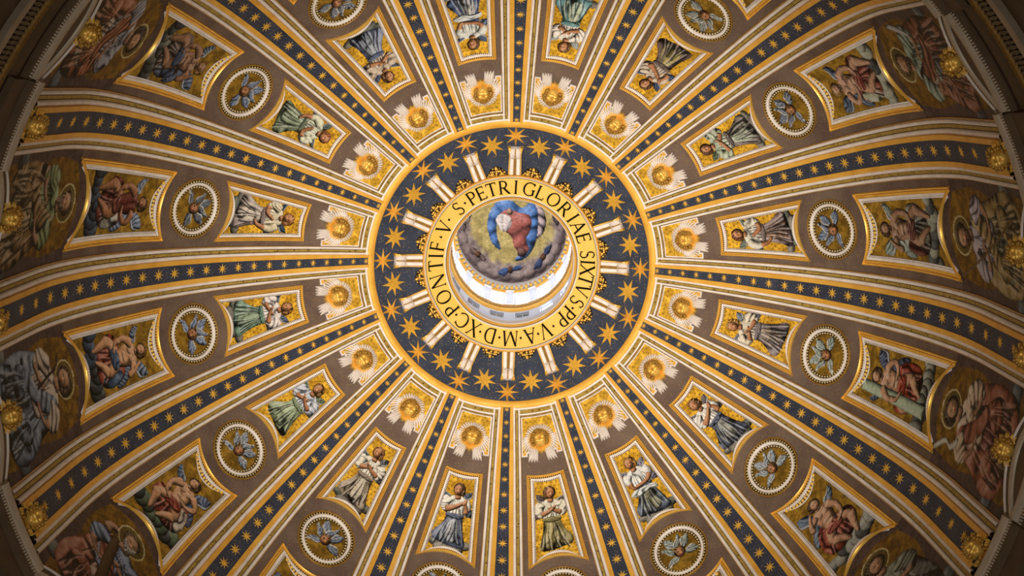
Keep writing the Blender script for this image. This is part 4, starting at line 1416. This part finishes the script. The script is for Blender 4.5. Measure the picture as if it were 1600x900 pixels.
# ------------------------------------------------------------------ lantern above the oculus
def wall_with_openings(name, m, r, z0, z1, zo0, zo1, half, n=16):
    """cylinder wall with n openings at the bay azimuths"""
    mb = MB()
    def panel(a0, a1, za, zb, k=4):
        mb.grid([[(-r * math.sin(a0 + (a1 - a0) * i / k), r * math.cos(a0 + (a1 - a0) * i / k), z) for i in range(k + 1)] for z in (za, zb)])
        if za >= zo0 - 1e-6 and zb <= zo1 + 1e-6:
            for a in (a0, a1):                     # jambs
                mb.grid([[(-q * math.sin(a), q * math.cos(a), z) for z in (za, zb)] for q in (r, r + .35)])
    for k in range(n):
        c = bay_t(k)
        panel(c - PI / n, c + PI / n, z0, zo0)
        panel(c - PI / n, c + PI / n, zo1, z1)
        panel(c - PI / n, c - half, zo0, zo1)
        panel(c + half, c + PI / n, zo0, zo1)
        for z in (zo0, zo1):
            mb.grid([[(-q * math.sin(c + half * u), q * math.cos(c + half * u), z) for u in (-1, 0, 1)] for q in (r, r + .35)])
    structure(name, mb.mesh(name, m, False), 'white drum wall of the lantern pierced by windows')
wall_with_openings('wall_lantern_lower', 'lantern_grey', 4.10, 104.3, 110.0, 107.0, 109.4, rad(6.2))
wall_with_openings('wall_lantern_upper', 'lantern_white', 4.08, 112.0, 121.0, 113.4, 119.4, rad(6.6))
n_win = 0
for k in range(16):
    for lo, hi, r, hw, kinds in ((107.0, 109.4, 4.12, rad(6.2), None), (113.4, 119.4, 4.10, rad(6.6), 'pane_bright')):
        n_win += 1
        c = bay_t(k)
        m = kinds or {5: 'pane_bright', 6: 'pane_bright', 7: 'pane_dark', 8: 'pane_dull', 9: 'pane_dull', 10: 'pane_dull'}.get(k, 'pane_bright')
        o = link('window_%d' % n_win, None, None, (-r * math.sin(c), r * math.cos(c), lo), c)
        o['kind'] = 'structure'
        fr, w = .06, r * math.sin(hw)
        mb = MB()
        h = hi - lo
        for x0, x1, z0, z1 in ((-w, -w + fr, 0, h), (w - fr, w, 0, h), (-w + fr, w - fr, 0, fr), (-w + fr, w - fr, h - fr, h), (-.02, .02, fr, h - fr), (-w + fr, w - fr, h * .6, h * .6 + .04)):
            mb.box(x0, x1, .12, .22, z0, z1)
        link('window_frame', mb.mesh('window_frame', 'lantern_grey', False), o)
        mb = MB().box(-w, w, .16, .18, 0, h)
        link('pane', mb.mesh('pane', m, False), o)
def lring(n, pf, m, label):
    structure('trim_%d' % n, lathe(pf, 128).mesh('lantern_moulding', m), label)
lring(10, [(4.15, 109.8), (3.95, 110.0), (3.9, 110.4), (3.95, 110.7)], 'gilt_flat', 'gilded moulding below the lantern windows')
lring(11, [(3.95, 110.7), (3.85, 110.8), (3.82, 111.2), (3.86, 111.8), (3.95, 112.0)], 'gilt_dark', 'gilded leaf cornice of the lantern')
lring(12, [(3.95, 112.0), (3.98, 112.3), (4.1, 112.5)], 'lantern_white', 'white sill course of the lantern windows')
lring(13, [(4.1, 120.2), (4.0, 120.5), (3.98, 121.0)], 'gilt_flat', 'thin gilded moulding above the lantern windows')
lring(14, [(3.98, 121.0), (4.02, 121.3), (4.02, 122.6), (3.98, 122.7)], 'lantern_grey', 'pale frieze of the lantern')
lring(15, [(3.98, 122.7), (3.94, 123.0), (3.94, 123.8), (3.98, 124.6), (4.0, 125.7), (4.3, 125.8)], 'lantern_white', 'white cornice under the lantern vault')
mb, mb2 = MB(), MB()
for i in range(72):
    a = 2 * PI * i / 72
    mb.box(-.09, .09, 3.84, 4.0, 121.5, 122.5, Matrix.Rotation(a, 4, 'Z'))
for i in range(110):
    mb2.ball((0, 3.84, 111.3), (.07, .06, .28), 6, 4, Matrix.Rotation(2 * PI * i / 110, 4, 'Z'))
structure('trim_16', mb.mesh('lantern_dentils', 'gilt_flat', False), 'gilded dentils of the lantern cornice')
structure('trim_17', mb2.mesh('lantern_leaves', 'gilt_flat', True), 'gilded leaf course of the lantern')
for k in range(16):                                 # pilasters between the windows
    e = link('lantern_pilaster', None, None, (-4.02 * math.sin(rib_t(k)), 4.02 * math.cos(rib_t(k)), 112.5), rib_t(k))
    e['label'] = 'pale grey pilaster between lantern windows at ' + CLOCK[k]
    e['category'] = 'pilaster'
    e['group'] = 'pilasters of the lantern'
    link('shaft', MB().box(-.2, .2, -.06, .1, .5, 7.2).mesh('shaft', 'lantern_grey', False), e)
    link('capital', MB().prism([(-.2, -.06, 7.2), (.2, -.06, 7.2), (.2, .1, 7.2), (-.2, .1, 7.2)], [(-.28, -.12, 7.7), (.28, -.12, 7.7), (.28, .1, 7.7), (-.28, .1, 7.7)]).mesh('capital', 'lantern_white', False), e)
    link('base', MB().box(-.26, .26, -.1, .1, 0, .5).mesh('base', 'lantern_white', False), e)

# vault of the lantern with a robed figure among clouds
def vault():
    R0, Z0, H = 4.06, 125.55, 3.6
    mb = MB()
    rows, X, Y = [], [], []
    nr, na = 70, 180
    for i in range(nr + 1):
        f = i / nr
        r = max(R0 * f, .002)
        z = Z0 + H * math.sqrt(max(0, 1 - f * f * .995))
        row = []
        for j in range(na + 1):
            a = 2 * PI * j / na
            row.append((-r * math.sin(a), r * math.cos(a), z))
            X.append(f * math.sin(a))
            Y.append(f * math.cos(a) + .0)
        rows.append(row)
    mb.grid(rows)
    p = Pic(X, Y, 31)
    rr = np.hypot(p.X, p.Y - .05)
    n = vnoise(p.X * 9, p.Y * 9, 4) * .6 + vnoise(p.X * 22, p.Y * 22, 6) * .4
    cloud = hx('6a5a60') * (1 - n[:, None]) ** 1.5 + hx('b8aaa2') * n[:, None]
    dark = np.clip((rr - .78) / .25, 0, 1)[:, None] * .45
    cloud = cloud * (1 - dark) + hx('5a4c52') * dark
    gold = hx('7e7040') * (1 - n[:, None]) + hx('b0a068') * n[:, None]
    m = np.clip((.80 + .16 * (n - .5) - rr) / .10, 0, 1)[:, None]
    p.C[:] = cloud * (1 - m) + gold * m
    for i in range(26):
        a = 2 * PI * i / 26
        p.ell((.9 * math.cos(a), .9 * math.sin(a)), .13, .08, ['8a7a78', '76686c', '9a8c88'][i % 3], math.degrees(a) + 90, light=.4, edge=.3, alpha=.7)
    for a, c in ((-92, '44609a'), (-45, '3a4a78'), (-140, '7a6660'), (20, '6a5e66'), (165, '7a6e62'), (60, '6a5e60'), (120, '70645e')):
        x, y = .8 * math.cos(rad(a)), .8 * math.sin(rad(a))
        wing(p, (x, y), (x - .24 * math.sin(rad(a)) - .02, y + .24 * math.cos(rad(a)) + .05), .07, c, 'a89c98')
        wing(p, (x, y), (x + .22 * math.sin(rad(a)), y - .22 * math.cos(rad(a)) - .06), .08, c, c)
        p.ell((x, y), .055, .06, '6a4a36', light=.4)
    # pale violet fold, blue mantle, red robe
    p.tf = lambda x, y: (x * .92, y * .92 - .17)
    p.shape([(.38, .62), (.58, .55), (.68, .3), (.62, .02), (.45, -.1), (.5, .2)], '9a8a90', w=.1, folds=('lin', 20, .3, .2))
    p.shape([(-.48, .25), (-.42, .48), (-.25, .66), (0, .66), (.2, .52), (.38, .64), (.5, .5), (.52, .2), (.5, -.02), (.42, -.3), (.22, -.5), (.05, -.5), (.22, -.3), (.26, 0), (-.1, .35), (-.28, .25), (-.3, 0), (-.22, -.3), (-.36, -.22), (-.46, 0)], '4066a4', w=.10, light=.4, edge=.2, folds=('fan', 0, .1, 9, .14))
    p.shape([(-.3, .3), (-.1, .48), (.15, .42), (.36, .36), (.38, .1), (.28, -.1), (.34, -.3), (.22, -.42), (.06, -.28), (-.02, -.05), (-.2, .1)], '94504a', w=.12, light=.35, edge=.2, folds=('lin', 60, .3, .12))
    p.shape([(-.32, .3), (-.2, .4), (-.02, .32), (-.02, .14), (-.14, .04), (-.26, .12)], 'b8aeac', w=.08, light=.3, edge=.1, folds=('lin', 30, .15, .15))
    p.ell((.2, -.36), .1, .09, '6a4a44', light=.4)
    p.ell((-.04, .44), .06, .07, '9a7a66', light=.4)
    p.tf = None
    p.C[:] = np.clip(p.C ** .88 * 1.1 * (.9 + .2 * vnoise(p.X * 30, p.Y * 30, 8)[:, None]), 0, 1)
    me = mb.mesh('vault_picture', 'picture')
    at = me.color_attributes.new('tesserae', 'FLOAT_COLOR', 'POINT')
    c = np.ones((len(X), 4), np.float32)
    c[:, :3] = p.linear()
    at.data.foreach_set('color', c.ravel())
    o = link('lantern_vault', me)
    o['label'] = 'painted lantern vault, figure in blue mantle and red robe among clouds'
    o['category'] = 'vault'
vault()
